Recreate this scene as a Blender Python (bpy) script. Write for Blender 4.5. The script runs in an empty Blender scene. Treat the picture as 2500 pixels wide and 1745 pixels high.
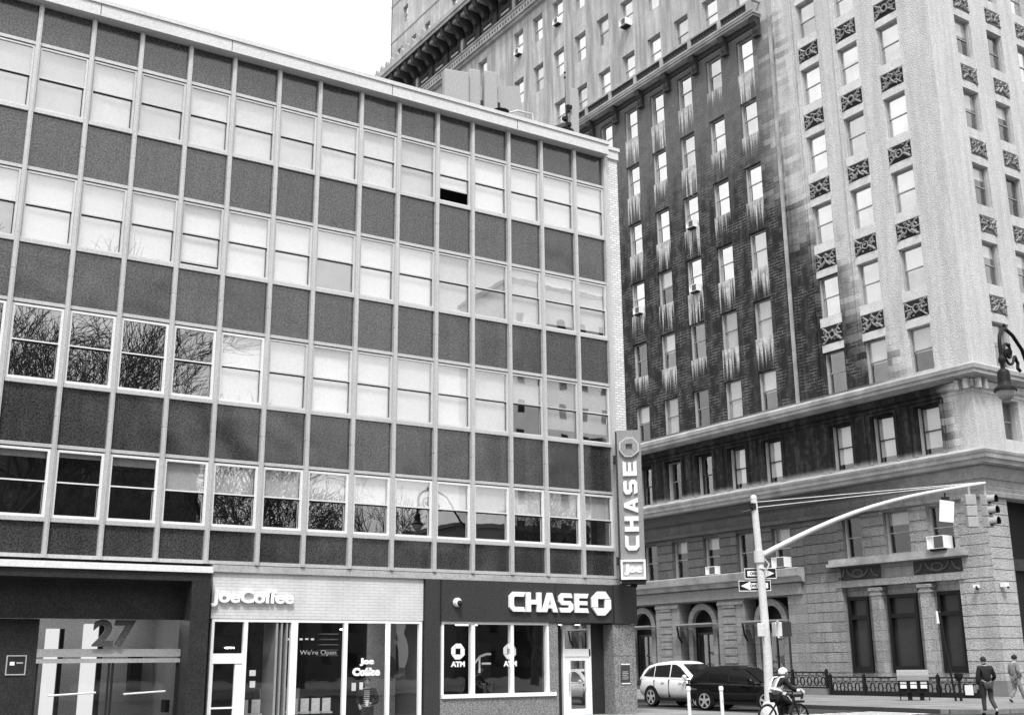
import bpy, bmesh, math, random
from mathutils import Vector, Matrix
random.seed(7)
R = math.radians
S = bpy.context.scene
COL = S.collection
# ---------------- camera ----------------
cam_d = bpy.data.cameras.new("camera"); cam = bpy.data.objects.new("camera", cam_d); COL.objects.link(cam)
cam_d.sensor_width = 36.0; cam_d.lens = 2776.49078/2500*36; cam_d.clip_end = 3000; cam_d.clip_start = 0.1
_y, _p, _r = 0.557959530, 0.262396513, -0.00943889932
_f = Vector((math.sin(_y)*math.cos(_p), math.cos(_y)*math.cos(_p), math.sin(_p)))
_rt = Vector((math.cos(_y), -math.sin(_y), 0)); _u = _rt.cross(_f)
_r2 = _rt*math.cos(_r)+_u*math.sin(_r); _u2 = -_rt*math.sin(_r)+_u*math.cos(_r)
cam.matrix_world = Matrix(((_r2.x, _u2.x, -_f.x, -21.279345), (_r2.y, _u2.y, -_f.y, -28.245649), (_r2.z, _u2.z, -_f.z, 1.602008), (0, 0, 0, 1)))
S.camera = cam
# ---------------- world / light ----------------
SUN_EL, SUN_AZ = R(58), R(211)      # azimuth clockwise from +y
W = bpy.data.worlds.new("World"); S.world = W; W.use_nodes = True
nt = W.node_tree; nt.nodes.clear()
out = nt.nodes.new("ShaderNodeOutputWorld"); bg = nt.nodes.new("ShaderNodeBackground")
sky = nt.nodes.new("ShaderNodeTexSky"); sky.sky_type = 'NISHITA'; sky.sun_disc = False
sky.sun_elevation = SUN_EL; sky.sun_rotation = SUN_AZ; sky.dust_density = 6.0; sky.air_density = 2.0
bw = nt.nodes.new("ShaderNodeRGBToBW")
hs = nt.nodes.new("ShaderNodeMix"); hs.data_type = 'RGBA'; hs.inputs[0].default_value = 0.72
hs.inputs[7].default_value = (15, 15, 15, 1)     # even overcast layer over the clear sky
nt.links.new(sky.outputs[0], bw.inputs[0]); nt.links.new(bw.outputs[0], hs.inputs[6]); nt.links.new(hs.outputs[2], bg.inputs[0])
bg.inputs[1].default_value = 0.07; nt.links.new(bg.outputs[0], out.inputs[0])
sd = bpy.data.lights.new("sun", 'SUN'); sd.energy = 2.5; sd.angle = R(14); sd.color = (1, 1, 1)
sun = bpy.data.objects.new("sun", sd); COL.objects.link(sun)
sun.rotation_euler = Vector((math.sin(SUN_AZ)*math.cos(SUN_EL), math.cos(SUN_AZ)*math.cos(SUN_EL), math.sin(SUN_EL))).to_track_quat('Z', 'Y').to_euler()
S.view_settings.view_transform = 'Standard'; S.view_settings.look = 'None'; S.view_settings.gamma = 1.0
S.view_settings.exposure = 0.6
S.render.engine = 'CYCLES'

# ---------------- node helpers ----------------
class NT:
    def __init__(s, name):
        s.m = bpy.data.materials.new(name); s.m.use_nodes = True; s.t = s.m.node_tree; s.t.nodes.clear()
        s.o = s.n("ShaderNodeOutputMaterial"); s._tc = None
    def n(s, t): return s.t.nodes.new(t)
    def l(s, a, b):
        if hasattr(a, 'links'): s.t.links.new(a, b)
        else: b.default_value = a
    def m_(s, op, a, b=0.0, c=0.0, clamp=False):
        x = s.n("ShaderNodeMath"); x.operation = op; x.use_clamp = clamp
        s.l(a, x.inputs[0]); s.l(b, x.inputs[1])
        if op in ('MULTIPLY_ADD', 'SMOOTH_MIN', 'WRAP'): s.l(c, x.inputs[2])
        return x.outputs[0]
    def step(s, v, a, b, lo=0.0, hi=1.0):
        x = s.n("ShaderNodeMapRange"); x.interpolation_type = 'SMOOTHSTEP'; s.l(v, x.inputs[0])
        s.l(a, x.inputs[1]); s.l(b, x.inputs[2]); x.inputs[3].default_value = lo; x.inputs[4].default_value = hi
        return x.outputs[0]
    def obj(s):
        if not s._tc:
            tc = s.n("ShaderNodeTexCoord"); sp = s.n("ShaderNodeSeparateXYZ"); s.t.links.new(tc.outputs[3], sp.inputs[0])
            s._tc = (tc.outputs[3], sp.outputs[0], sp.outputs[1], sp.outputs[2])
        return s._tc
    def vec(s, x, y, z):
        c = s.n("ShaderNodeCombineXYZ"); s.l(x, c.inputs[0]); s.l(y, c.inputs[1]); s.l(z, c.inputs[2]); return c.outputs[0]
    def noise(s, v, scale, detail=3.0, rough=0.55):
        x = s.n("ShaderNodeTexNoise"); s.l(v, x.inputs["Vector"]); x.inputs["Scale"].default_value = scale
        x.inputs["Detail"].default_value = detail; x.inputs["Roughness"].default_value = rough; return x.outputs[0]
    def mixf(s, f, a, b):
        x = s.n("ShaderNodeMix"); x.data_type = 'FLOAT'; s.l(f, x.inputs[0]); s.l(a, x.inputs[2]); s.l(b, x.inputs[3]); return x.outputs[0]
    def bump(s, h, strength=0.4, dist=0.02):
        b = s.n("ShaderNodeBump"); b.inputs["Strength"].default_value = strength; b.inputs["Distance"].default_value = dist
        s.t.links.new(h, b.inputs["Height"]); return b.outputs[0]
    def pbr(s, col, rough=0.8, metal=0.0, normal=None, coat=0.0, spec=0.5):
        p = s.n("ShaderNodeBsdfPrincipled")
        if hasattr(col, 'links'): s.t.links.new(col, p.inputs["Base Color"])
        else: p.inputs["Base Color"].default_value = (col, col, col, 1)
        s.l(rough, p.inputs["Roughness"]); p.inputs["Metallic"].default_value = metal
        p.inputs["Coat Weight"].default_value = coat; p.inputs["Specular IOR Level"].default_value = spec
        if normal is not None: s.t.links.new(normal, p.inputs["Normal"])
        return p
    def end(s, sh):
        s.t.links.new(sh.outputs[0] if hasattr(sh, 'outputs') else sh, s.o.inputs[0]); return s.m
MATS = {}
def plain(name, v, rough=0.7, var=0.18, scale=3.0, grain=0.12, bump=0.0, metal=0.0, coat=0.0, spec=0.3, gscale=24.0, orand=0.0):
    if name in MATS: return MATS[name]
    t = NT(name); P = t.obj()[0]
    a = t.m_('MULTIPLY_ADD', t.m_('SUBTRACT', t.noise(P, scale, 5), 0.5), var*2*v, v)
    g = t.step(t.noise(P, gscale, 1), .28, .72)
    a = t.m_('MULTIPLY', a, t.m_('MULTIPLY_ADD', t.m_('SUBTRACT', g, 0.5), grain*1.2+.08, 1.0))
    if orand: oi = t.n('ShaderNodeObjectInfo'); a = t.m_('MULTIPLY', a, t.m_('MULTIPLY_ADD', oi.outputs['Random'], orand*2, 1-orand))
    nb = t.bump(g, bump, 0.01) if bump else None
    MATS[name] = t.end(t.pbr(a, rough, metal, nb, coat, spec)); return MATS[name]

def glass_mat(name, refl, tint=0.0, wav=0.01):
    """thin window glass: mirror-like coat over a clear sheet"""
    if name in MATS: return MATS[name]
    t = NT(name); P = t.obj()[0]
    nrm = t.bump(t.noise(P, 0.9, 2), wav, 1.0)
    gl = t.n("ShaderNodeBsdfGlossy"); gl.inputs["Roughness"].default_value = 0.01; gl.inputs["Color"].default_value = (.95, .95, .95, 1)
    t.t.links.new(nrm, gl.inputs["Normal"])
    tr = t.n("ShaderNodeBsdfTransparent"); v = 1-tint; tr.inputs["Color"].default_value = (v, v, v, 1)
    fr = t.n("ShaderNodeLayerWeight"); fr.inputs[0].default_value = 0.35
    fac = t.m_('MULTIPLY_ADD', fr.outputs[1], (1-refl)*0.6, refl, clamp=True)
    oi = t.n('ShaderNodeObjectInfo'); fac = t.m_('MULTIPLY', fac, t.m_('MULTIPLY', t.m_('MULTIPLY_ADD', t.m_('POWER', oi.outputs['Random'], 2.0), -.42, 1.0), t.m_('MULTIPLY_ADD', t.noise(P, 1.4, 4), .5, .75)), clamp=True)
    mx = t.n("ShaderNodeMixShader"); t.l(fac, mx.inputs[0]); t.t.links.new(tr.outputs[0], mx.inputs[1]); t.t.links.new(gl.outputs[0], mx.inputs[2])
    MATS[name] = t.end(mx); return MATS[name]
def lit(name, v):
    if name in MATS: return MATS[name]
    t = NT(name); e = t.n("ShaderNodeEmission"); e.inputs[0].default_value = (1, 1, 1, 1); e.inputs[1].default_value = v
    MATS[name] = t.end(e); return MATS[name]

# ---------------- mesh helpers ----------------
class MB:
    def __init__(s): s.v = []; s.f = []; s.mi = []; s.m = 0
    def quad(s, *p):
        b = len(s.v); s.v += [tuple(q) for q in p]; s.f.append(tuple(range(b, b+len(p)))); s.mi.append(s.m); return s
    def box(s, x0, x1, y0, y1, z0, z1):
        b = len(s.v)
        s.v += [(x0, y0, z0), (x1, y0, z0), (x1, y1, z0), (x0, y1, z0), (x0, y0, z1), (x1, y0, z1), (x1, y1, z1), (x0, y1, z1)]
        for f in ((0, 3, 2, 1), (4, 5, 6, 7), (0, 1, 5, 4), (1, 2, 6, 5), (2, 3, 7, 6), (3, 0, 4, 7)):
            s.f.append(tuple(b+i for i in f)); s.mi.append(s.m)
        return s
    def prism(s, pts, axis, a, b_):
        """polygon pts (2D) extruded along axis 'x','y','z' from a to b_"""
        n = len(pts); b = len(s.v)
        def P(p, w): return {'x': (w, p[0], p[1]), 'y': (p[0], w, p[1]), 'z': (p[0], p[1], w)}[axis]
        s.v += [P(p, a) for p in pts]+[P(p, b_) for p in pts]
        s.f += [tuple(b+i for i in range(n)), tuple(b+n+i for i in reversed(range(n)))]; s.mi += [s.m]*2
        for i in range(n):
            j = (i+1) % n; s.f.append((b+i, b+n+i, b+n+j, b+j)); s.mi.append(s.m)
        return s
    def tube(s, path, r, n=10, cap=True, r1=None):
        P = [Vector(p) for p in path]; b = len(s.v); rings = []
        up = Vector((0, 0, 1)); prev = None
        for i, p in enumerate(P):
            d = (P[min(i+1, len(P)-1)]-P[max(i-1, 0)]).normalized()
            if prev is None:
                a = d.cross(up if abs(d.z) < .95 else Vector((1, 0, 0))).normalized()
            else: a = (prev-d*prev.dot(d)).normalized()
            prev = a; c = d.cross(a)
            rr = r if not isinstance(r, (list, tuple)) else r[i]
            if r1 is not None: rr = r+(r1-r)*i/(len(P)-1)
            for k in range(n):
                t = 2*math.pi*k/n; s.v.append(tuple(p+a*math.cos(t)*rr+c*math.sin(t)*rr))
        for i in range(len(P)-1):
            for k in range(n):
                q = (k+1) % n
                s.f.append((b+i*n+k, b+i*n+q, b+(i+1)*n+q, b+(i+1)*n+k)); s.mi.append(s.m)
        if cap:
            s.f.append(tuple(b+k for k in reversed(range(n)))); s.f.append(tuple(b+(len(P)-1)*n+k for k in range(n))); s.mi += [s.m]*2
        return s
    def lathe(s, prof, cx, cy, n=16):
        s.tube([(cx, cy, z+1e-4*i) for i, (r, z) in enumerate(prof)], [max(r, 1e-3) for r, z in prof], n); return s
    def disc(s, c, nrm, r, n=20):
        nrm = Vector(nrm).normalized(); a = nrm.orthogonal().normalized(); c2 = nrm.cross(a)
        s.quad(*[Vector(c)+a*math.cos(2*math.pi*k/n)*r+c2*math.sin(2*math.pi*k/n)*r for k in range(n)]); return s
    def build(s, name, mat, parent=None, smooth=False, loc=None, bevel=0):
        me = bpy.data.meshes.new(name); me.from_pydata(s.v, [], s.f)
        for m in (mat if isinstance(mat, (list, tuple)) else [mat]): me.materials.append(m)
        if isinstance(mat, (list, tuple)): me.polygons.foreach_set('material_index', s.mi)
        bm = bmesh.new(); bm.from_mesh(me)
        if smooth: bmesh.ops.remove_doubles(bm, verts=bm.verts, dist=1e-4)
        bmesh.ops.recalc_face_normals(bm, faces=bm.faces); bm.to_mesh(me); bm.free()
        if smooth: me.polygons.foreach_set('use_smooth', [True]*len(me.polygons))
        o = bpy.data.objects.new(name, me); COL.objects.link(o); o.parent = parent
        if loc: o.location = loc
        if bevel:
            b = o.modifiers.new('bevel', 'BEVEL'); b.width = bevel; b.segments = 2; b.limit_method = 'ANGLE'
        if smooth:
            e = o.modifiers.new('edges', 'EDGE_SPLIT'); e.split_angle = R(40)
        return o
def tag(o, label=None, cat=None, group=None, kind=None):
    if label: o['label'] = label
    if cat: o['category'] = cat
    if group: o['group'] = group
    if kind: o['kind'] = kind
    return o
def empty(name, loc=(0, 0, 0), rz=0.0, label=None, cat=None, group=None):
    o = bpy.data.objects.new(name, None); COL.objects.link(o); o.location = loc; o.rotation_euler = (0, 0, rz)
    o.empty_display_size = 0.3; return tag(o, label, cat, group)
def struct(mb, name, mat): return tag(mb.build(name, mat), kind='structure')
def inst(o, parent, loc=None, name=None):
    c = o.copy(); COL.objects.link(c); c.parent = parent
    if loc is not None: c.location = loc
    return c
def text_mesh(txt, size, depth=0.02, offset=0.0, align='LEFT', sx=1.0):
    cu = bpy.data.curves.new('t', 'FONT'); cu.body = txt; cu.size = size; cu.extrude = depth/2; cu.offset = offset; cu.align_x = align
    cu.resolution_u = 4
    o = bpy.data.objects.new('t', cu); COL.objects.link(o); bpy.context.view_layer.update()
    me = bpy.data.meshes.new_from_object(o.evaluated_get(bpy.context.evaluated_depsgraph_get()))
    bpy.data.objects.remove(o); bpy.data.curves.remove(cu)
    if sx != 1.0:
        for v in me.vertices: v.co.x *= sx
    return me
def text_obj(name, txt, size, mat, loc, rot=(math.pi/2, 0, 0), depth=0.02, offset=0.0, parent=None, sx=1.0, width=None, height=None):
    me = text_mesh(txt, size, depth, offset, sx=sx); me.name = name
    xs = [v.co.x for v in me.vertices]; ys = [v.co.y for v in me.vertices]
    if width:
        k = width/(max(xs)-min(xs)); x0 = min(xs)
        for v in me.vertices: v.co.x = (v.co.x-x0)*k
    if height:
        k = height/(max(ys)-min(ys)); y0 = min(ys)
        for v in me.vertices: v.co.y = (v.co.y-y0)*k
    me.materials.clear(); me.materials.append(mat)
    o = bpy.data.objects.new(name, me); COL.objects.link(o); o.parent = parent; o.location = loc; o.rotation_euler = rot; return o

# ---------------- materials ----------------
M_white = plain('white_metal', .78, .45, .05, 1.2, .05)
M_alu = plain('aluminium_mullion', .56, .4, .12, .8, .10, metal=0.25)
M_fascia = plain('roof_fascia', .64, .55, .12, .5, .10)
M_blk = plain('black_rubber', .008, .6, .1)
M_dark = plain('dark_metal', .02, .45, .1)
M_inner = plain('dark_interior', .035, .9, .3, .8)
M_asph = plain('asphalt', .05, .85, .25, .6, .5, bump=.5)
M_paint = plain('road_paint', .72, .7, .25, 2.0, .2)
M_granite = plain('grey_granite', .030, .45, .45, 2.2, .55, gscale=24)
M_granite_l = plain('speckled_panel', .22, .5, .15, 3.0, .7, gscale=26)
M_tilegrey = plain('grey_panel', .042, .55, .12, 1.2, .25)
M_galv = plain('galvanised_steel', .66, .55, .12, 1.4, .12)
M_letter = plain('white_letters', .92, .4, .02, 3.0, .01)
M_blind = plain('white_blind', .88, .8, .05, 1.5, .04, orand=.07)
M_blind2 = plain('grey_blind', .58, .85, .15, 1.5, .08, orand=.12)
M_skin = plain('skin', .36, .55, .1)
def spandrel_mat():
    t = NT('spandrel_glass'); P = t.obj()[0]
    col = t.m_('MULTIPLY_ADD', t.m_('SUBTRACT', t.noise(P, 1.1, 3), .5), .010, .034)
    g = t.step(t.noise(P, 26, 1), .25, .75)
    col = t.m_('MULTIPLY', col, t.m_('MULTIPLY_ADD', g, 1.2, .4))
    nb = t.bump(t.noise(P, .8, 1), .05, 1.0)
    oi = t.n('ShaderNodeObjectInfo'); st = t.noise(t.vec(t.m_('MULTIPLY', t.obj()[1], 3.0), 0.0, t.m_('MULTIPLY', t.obj()[3], .35)), 1.2, 4)
    col = t.m_('MULTIPLY', col, t.m_('MULTIPLY', t.m_('MULTIPLY_ADD', oi.outputs['Random'], .5, .85), t.m_('MULTIPLY_ADD', st, 1.2, .5)))
    p = t.pbr(col, .16, 0, nb, 0.0); 
    gl = t.n("ShaderNodeBsdfGlossy"); gl.inputs["Roughness"].default_value = .17; t.t.links.new(nb, gl.inputs["Normal"])
    mx = t.n("ShaderNodeMixShader"); t.l(t.m_('MULTIPLY_ADD', g, .07, .045), mx.inputs[0]); t.t.links.new(p.outputs[0], mx.inputs[1]); t.t.links.new(gl.outputs[0], mx.inputs[2])
    return t.end(mx)
M_span = spandrel_mat()
def brick_mat(name, v, mort, bw_, bh, msize=.012, var=.2, rough=.8):
    t = NT(name); _, x, y, z = t.obj()
    b = t.n("ShaderNodeTexBrick"); t.t.links.new(t.vec(t.m_('ADD', x, y), z, 0.0), b.inputs["Vector"])
    b.inputs["Color1"].default_value = (v, v, v, 1); b.inputs["Color2"].default_value = (v*(1-var),)*3+(1,); b.inputs["Mortar"].default_value = (mort,)*3+(1,)
    b.inputs["Scale"].default_value = 1; b.inputs["Mortar Size"].default_value = msize; b.inputs["Brick Width"].default_value = bw_; b.inputs["Row Height"].default_value = bh
    bwn = t.n("ShaderNodeRGBToBW"); t.t.links.new(b.outputs[0], bwn.inputs[0])
    c = t.m_('MULTIPLY', bwn.outputs[0], t.m_('MULTIPLY_ADD', t.noise(t.obj()[0], 1.5, 4), .5, .75))
    nb = t.bump(b.outputs[1], .6, -.01)
    return t.end(t.pbr(c, rough, 0, nb))
def pave_mat():
    t = NT('pavement'); P, x, y, z = t.obj()
    b = t.n("ShaderNodeTexBrick"); t.t.links.new(t.vec(x, y, 0.0), b.inputs["Vector"]); b.offset = 0.0
    b.inputs["Color1"].default_value = (.27,)*3+(1,); b.inputs["Color2"].default_value = (.21,)*3+(1,); b.inputs["Mortar"].default_value = (.07,)*3+(1,)
    b.inputs["Scale"].default_value = 1; b.inputs["Mortar Size"].default_value = .02; b.inputs["Brick Width"].default_value = 1.5; b.inputs["Row Height"].default_value = 1.5
    q = t.n("ShaderNodeRGBToBW"); t.t.links.new(b.outputs[0], q.inputs[0])
    c = t.m_('MULTIPLY', q.outputs[0], t.m_('MULTIPLY', t.m_('MULTIPLY_ADD', t.noise(P, .8, 5), .9, .55), t.m_('MULTIPLY_ADD', t.noise(P, 12, 2), .8, .6)))
    return t.end(t.pbr(c, .9, 0, None, 0, .2))
M_pave = pave_mat()
M_wbrick = brick_mat('white_brick', .80, .40, .22, .085, .010)
M_tile = brick_mat('white_glazed_tile', .70, .50, .30, .078, .006, .05, .3)
M_dbrick = brick_mat('grey_brick', .25, .35, .22, .08)
M_glassA = glass_mat('window_glass', .42, .04, .0016)
M_glassS = glass_mat('shopfront_glass', .08, .05, .003)
M_glassB = glass_mat('old_window_glass', .80, .1, .006)
# ================= GROUND =================
struct(MB().quad((-400, -400, -.02), (400, -400, -.02), (400, 400, -.02), (-400, 400, -.02)), 'ground', M_asph)
struct(MB().quad((-200, -26, .0), (200, -26, .0), (200, -4.4, .0), (-200, -4.4, .0)).quad((3.3, -4.4, 0), (9.2, -4.4, 0), (9.2, 160, 0), (3.3, 160, 0)), 'road', M_asph)
pv = MB()
def slab(m, pts, z1):
    m.prism(pts, 'z', -.02, z1)
slab(pv, [(-120, -4.5), (1.6, -4.5), (2.7, -4.1), (3.2, -3.0), (3.2, 150), (-120, 150)], .13)
struct(pv, 'pavement_corner_shops', M_pave).name = 'pavement'
pv = MB(); slab(pv, [(10.4, -5.6), (120, -5.6), (120, 150), (9.0, 150), (9.0, -4.2), (9.4, -5.2)], .13)
struct(pv, 'pavement', M_pave)
pv = MB(); slab(pv, [(-200, -120), (200, -120), (200, -26), (-200, -26)], .13)
struct(pv, 'pavement', M_pave)
mk = MB()
for i in range(8):
    mk.box(3.9+i*.62, 4.25+i*.62, -4.2, -1.9, .004, .008)
mk.box(-60, 60, -6.75, -6.6, .004, .008)
struct(mk, 'road_marking', M_paint)

# ================= OFFICE BUILDING (glass and panel slab) =================
A = empty('office_building', (0, 0, 0), 0, 'low 1950s office block with grey panels and aluminium mullions above the corner shops', 'building')
WN, WW = 1.2308, 1.308
MX = [0.0]
for i in range(17): MX.append(MX[-1]-(WW if i % 2 else WN))
XL = MX[-1]
ROWS = [(15.10, 16.81), (11.67, 13.43), (8.20, 10.03), (4.98, 6.58)]     # window openings
TOPZ, BOTZ = 18.0, 4.05
# carcass
c = MB()
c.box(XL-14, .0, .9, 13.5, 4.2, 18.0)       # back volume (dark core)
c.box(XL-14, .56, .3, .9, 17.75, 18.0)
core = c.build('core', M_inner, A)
rf = MB(); rf.box(XL-14, .56, .2, 13.9, 18.0, 18.12); rf.build('roof', plain('roof_felt', .12, .9), A)
sw = MB(); sw.box(.01, .6, -.02, 14.0, 3.9, 18.02); sw.build('side_wall', M_wbrick, A)
# slab edges behind glass (storeys)
sl = MB()
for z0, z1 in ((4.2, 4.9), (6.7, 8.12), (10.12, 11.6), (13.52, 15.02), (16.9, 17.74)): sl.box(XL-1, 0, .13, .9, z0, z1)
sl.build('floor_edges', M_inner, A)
# fascia / coping
fa = MB(); fa.box(XL-14, .0, -.36, .2, 17.96, 18.30); fa.build('fascia', M_fascia, A)
fa = MB(); fa.box(XL-14, .03, -.40, .2, 18.303, 18.42); fa.box(.03, .66, -.12, 14.2, 18.303, 18.42); fa.box(.0, .62, -.08, .2, 18.0, 18.30); fa.build('coping', M_fascia, A)
jo = MB()
for x in (-21, -16.4, -12.9, -8.0, -3.6): jo.box(x, x+.015, -.366, -.36, 17.98, 18.29)
jo.build('coping_joints', M_dark, A)
# mullions
for i, x in enumerate(MX):
    m = MB(); w = .055
    for (z0, z1) in ((BOTZ, 7.35), (7.362, 10.85), (10.862, 14.3), (14.312, TOPZ-.02)):
        m.box(x-w, x+w, -.13, .06, z0, z1)
    m.box(x-.02, x+.02, -.155, -.13, BOTZ, TOPZ-.02)
    if i == 0: m.box(x+.055, x+.17, -.06, .06, BOTZ, TOPZ-.02)
    m.build('mullion', M_alu, A)
# rails between mullions per bay and row; panels
def bayx(j): return MX[j+1]+.058, MX[j]-.058
SP = [(16.93, 17.98), (13.55, 15.0), (10.16, 11.58), (6.72, 8.10), (4.14, 4.89)]
protos = {}
for j in range(17):
    x0, x1 = bayx(j)
    for k, (z0, z1) in enumerate(SP):
        m = MB(); m.box(x0-.01, x1+.01, -.005, .03, z0, z1); m.build('spandrel_panel', M_span, A)
for (z0, z1) in ROWS:
    MB().box(XL, -.056, -.055, .05, z1+.03, z1+.115).build('head_rail', M_alu, A)
    MB().box(XL, -.056, -.075, .06, z0-.105, z0-.006).build('sill_rail', M_alu, A)
MB().box(XL, -.056, -.06, .05, BOTZ, BOTZ+.085).build('base_rail', M_alu, A)
# windows
def blind_obj(p, x0, x1, z0, z1, mat, y=.10):
    m = MB(); m.quad((x0, y, z0), (x1, y, z0), (x1, y, z1), (x0, y, z1)); return m.build('blind', mat, p)
M_frame_g = plain('weathered_frame', .60, .5, .15, 2, .06, orand=.08)
M_cur = plain('net_curtain', .72, .85, .2, 4.0, .1)
def spec(k, j):
    """blind drop (fraction of window height covered), material, open gap at the bottom"""
    if k == 0:
        if j == 4: return 1.0, M_blind, .42
        if j in (10, 9, 7): return 1.0, M_cur, 0
        return 1.0, (M_blind if j in (0, 1, 2, 3) else M_blind2 if j % 3 else M_cur), 0
    if k == 1:
        if j == 10: return 1.0, M_blind, .10
        if j in (7, 14): return .5, M_blind, 0
        if j < 5: return (1.0 if j > 1 else .9), M_blind2 if j in (3, 4) else M_blind, 0
        return 1.0, M_blind, 0
    if k == 2:
        if j >= 10: return 0.0, M_blind, 0
        if j == 9: return .95, M_blind, 0
        if j == 2: return .5, M_blind, 0
        if j < 2: return .84, M_blind2, 0
        return 1.0, M_blind, 0
    if j >= 11: return (.16, .10, .13, .12, .14, .12)[j-11], M_blind, 0
    return .5, M_blind, 0
for k, (z0, z1) in enumerate(ROWS):
    for j in range(17):
        x0, x1 = bayx(j); H = z1-z0; fr = .045 if k < 2 or (k == 2 and j < 9) else .06; drop, bmat, gap = spec(k, j)
        zm = z0+H*.5
        m = MB()
        # outer frame
        m.box(x0, x0+fr+.02, -.035, .05, z0, z1); m.box(x1-fr, x1, -.035, .05, z0, z1)
        m.box(x0+fr+.02, x1-fr, -.035, .05, z1-fr, z1); m.box(x0+fr+.02, x1-fr, -.035, .05, z0, z0+fr)
        # meeting rail: upper sash proud of the lower one
        m.box(x0+fr+.02, x1-fr, -.025, .03, zm+.012, zm+.045)
        lo = z0+fr+gap
        m.box(x1-fr-.035, x1-fr, .012, .045, lo, zm-.005); 
        if gap: m.box(x0+fr+.02, x1-fr-.035, .012, .045, lo-.03, lo+.02)
        w = m.build('window', M_frame_g if k < 2 or (k == 2 and j < 9) else M_white, A)
        q = MB(); q.box(x0+fr+.02, x1-fr, .0, .028, zm-.016, zm+.011); q.box(x1-fr-.034, x1-fr-.016, -.004, .01, lo, zm-.018); q.build('sash_shadow_line', M_blk, w)  # thin black strips draw the meeting rail's shadow and the sash edge
        g = MB(); a, b = x0+fr+.02, x1-fr
        g.quad((a, .0, zm+.045), (b, .0, zm+.045), (b, .0, z1-fr), (a, .0, z1-fr))
        g.quad((a, .03, lo), (b-.035, .03, lo), (b-.035, .03, zm-.005), (a, .03, zm-.005)); g.build('pane', M_glassA, w)
        if drop > 0:
            zb = max(z1-H*drop, lo)
            if drop == 1.0: zb = lo
            if k == 1 and j == 7: zb = zm
            blind_obj(w, a, b, zb, z1-fr+.02, bmat)
        if k == 1 and j in (7,): blind_obj(w, a, b, lo, zm, plain('shade_grey', .16, .9), .12)
        if k == 1 and j == 14: blind_obj(w, a, b, lo, zm, plain('shade_grey', .16, .9), .12)
# ---- sill course over the shops
sc = MB(); sc.box(-12.5, .06, -.10, .2, 3.86, 4.03); sc.build('sill_course', plain('sill_stone', .42, .7, .35, 1.3, .2), A)
# ---- entrance surround (projecting stone frame with white flashing)
en = MB(); en.box(-19.9, -12.60, -.34, .2, 3.60, 3.80); en.box(-13.06, -12.60, -.34, .2, .13, 3.597)
en.box(-19.9, -12.95, .28, .34, 2.70, 3.75); en.box(-19.9, -16.3, .55, .62, .13, 2.70); en.box(-19.9, -12.95, .2, .6, 3.50, 3.62)
en.box(-12.95, -12.5, .2, .9, .13, 3.7)
en.build('entrance_surround', M_granite, A)
fl = MB(); fl.box(-19.9, -12.58, -.40, -.02, 3.803, 3.955); fl.build('flashing', M_white, A)
em = MB()
em.box(-16.3, -12.98, .55, .72, 1.84, 2.02); em.box(-16.3, -12.98, .55, .66, 1.70, 1.80)
em.build('door_transom', plain('brushed_transom', .42, .5, .15), A)
gl = MB(); gl.quad((-16.3, .62, 2.02), (-12.98, .62, 2.02), (-12.98, .62, 2.70), (-16.3, .62, 2.70)); gl.quad((-16.3, .62, .13), (-12.98, .62, .13), (-12.98, .62, 1.70), (-16.3, .62, 1.70)); gl.build('entrance_glass', M_glassS, A)
# lobby seen through it
lb = MB(); lb.box(-17.2, -12.5, 4.0, 4.1, .1, 3.5); lb.box(-12.7, -12.6, .7, 4.0, .1, 3.5); lb.box(-17.2, -12.5, .7, 4.0, 2.95, 3.0)
lb.build('lobby_wall', plain('lobby_wall', .30, .7, .15, 1.0, .2), A)
lb = MB(); lb.box(-15.98, -15.72, 1.2, 1.5, .13, 2.5); lb.box(-15.12, -14.82, 1.2, 1.5, .13, 2.62); lb.build('lobby_glowing_pillars', lit('pillar_glow', .62), A)  # plain pillars given emission to look brightly lit, no lamps in them
lb = MB(); lb.box(-15.7, -15.6, 1.21, 1.6, .13, 2.5); lb.box(-14.8, -14.68, 1.21, 1.6, .13, 2.62); lb.box(-13.4, -13.1, 3.6, 3.95, 1.0, 2.0); lb.box(-13.0, -12.9, 1.5, 1.9, .5, .8)
lb.build('lobby_recess', M_blk, A)
lb = MB(); lb.box(-16.8, -13.2, 1.6, 1.72, 2.9, 2.94); lb.box(-16.8, -13.2, 3.2, 3.32, 2.9, 2.94); lb.build('ceiling_emitter', lit('lobby_lamp', 7.0), A)
for (a, b) in ((-16.28, -14.62), (-14.58, -13.0)):
    d = MB(); d.box(a, a+.05, .6, .66, .13, 1.70); d.box(b-.05, b, .6, .66, .13, 1.70); d.box(a+.05, b-.05, .6, .66, .13, .28)
    dd = d.build('door', M_dark, A)
    h = MB(); h.tube([(a+.3, .52, .98), (b-.3, .52, 1.03)], .022, 8); h.build('push_bar', M_white, dd)
# ---- coffee shop front
jt = MB(); jt.box(-12.455, -6.60, -.03, .2, 2.735, 3.855); jt.build('tiled_sign_band', M_tile, A)
jf = MB()
X0, X1 = -12.42, -6.62
jf.box(X0, X1, -.02, .10, 2.66, 2.732)
for a, b in ((X0, X0+.07), (-11.60, -11.50), (-10.36, -10.18), (-8.90, -8.80), (-7.66, -7.57), (X1-.08, X1)): jf.box(a, b, -.025, .10, .13, 2.657)
jf.box(X0+.07, -11.60, -.02, .1, 1.66, 1.90)
jf.build('shop_frame', M_letter, A)
jg = MB()
for a, b in ((-11.50, -10.75), (-10.18, -8.90), (-8.80, -7.66), (-7.57, -6.70)): jg.quad((a, .04, .13), (b, .04, .13), (b, .04, 2.657), (a, .04, 2.657))
jg.quad((X0+.07, .04, 1.9), (-11.6, .04, 1.9), (-11.6, .04, 2.657), (X0+.07, .04, 2.657))
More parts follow.
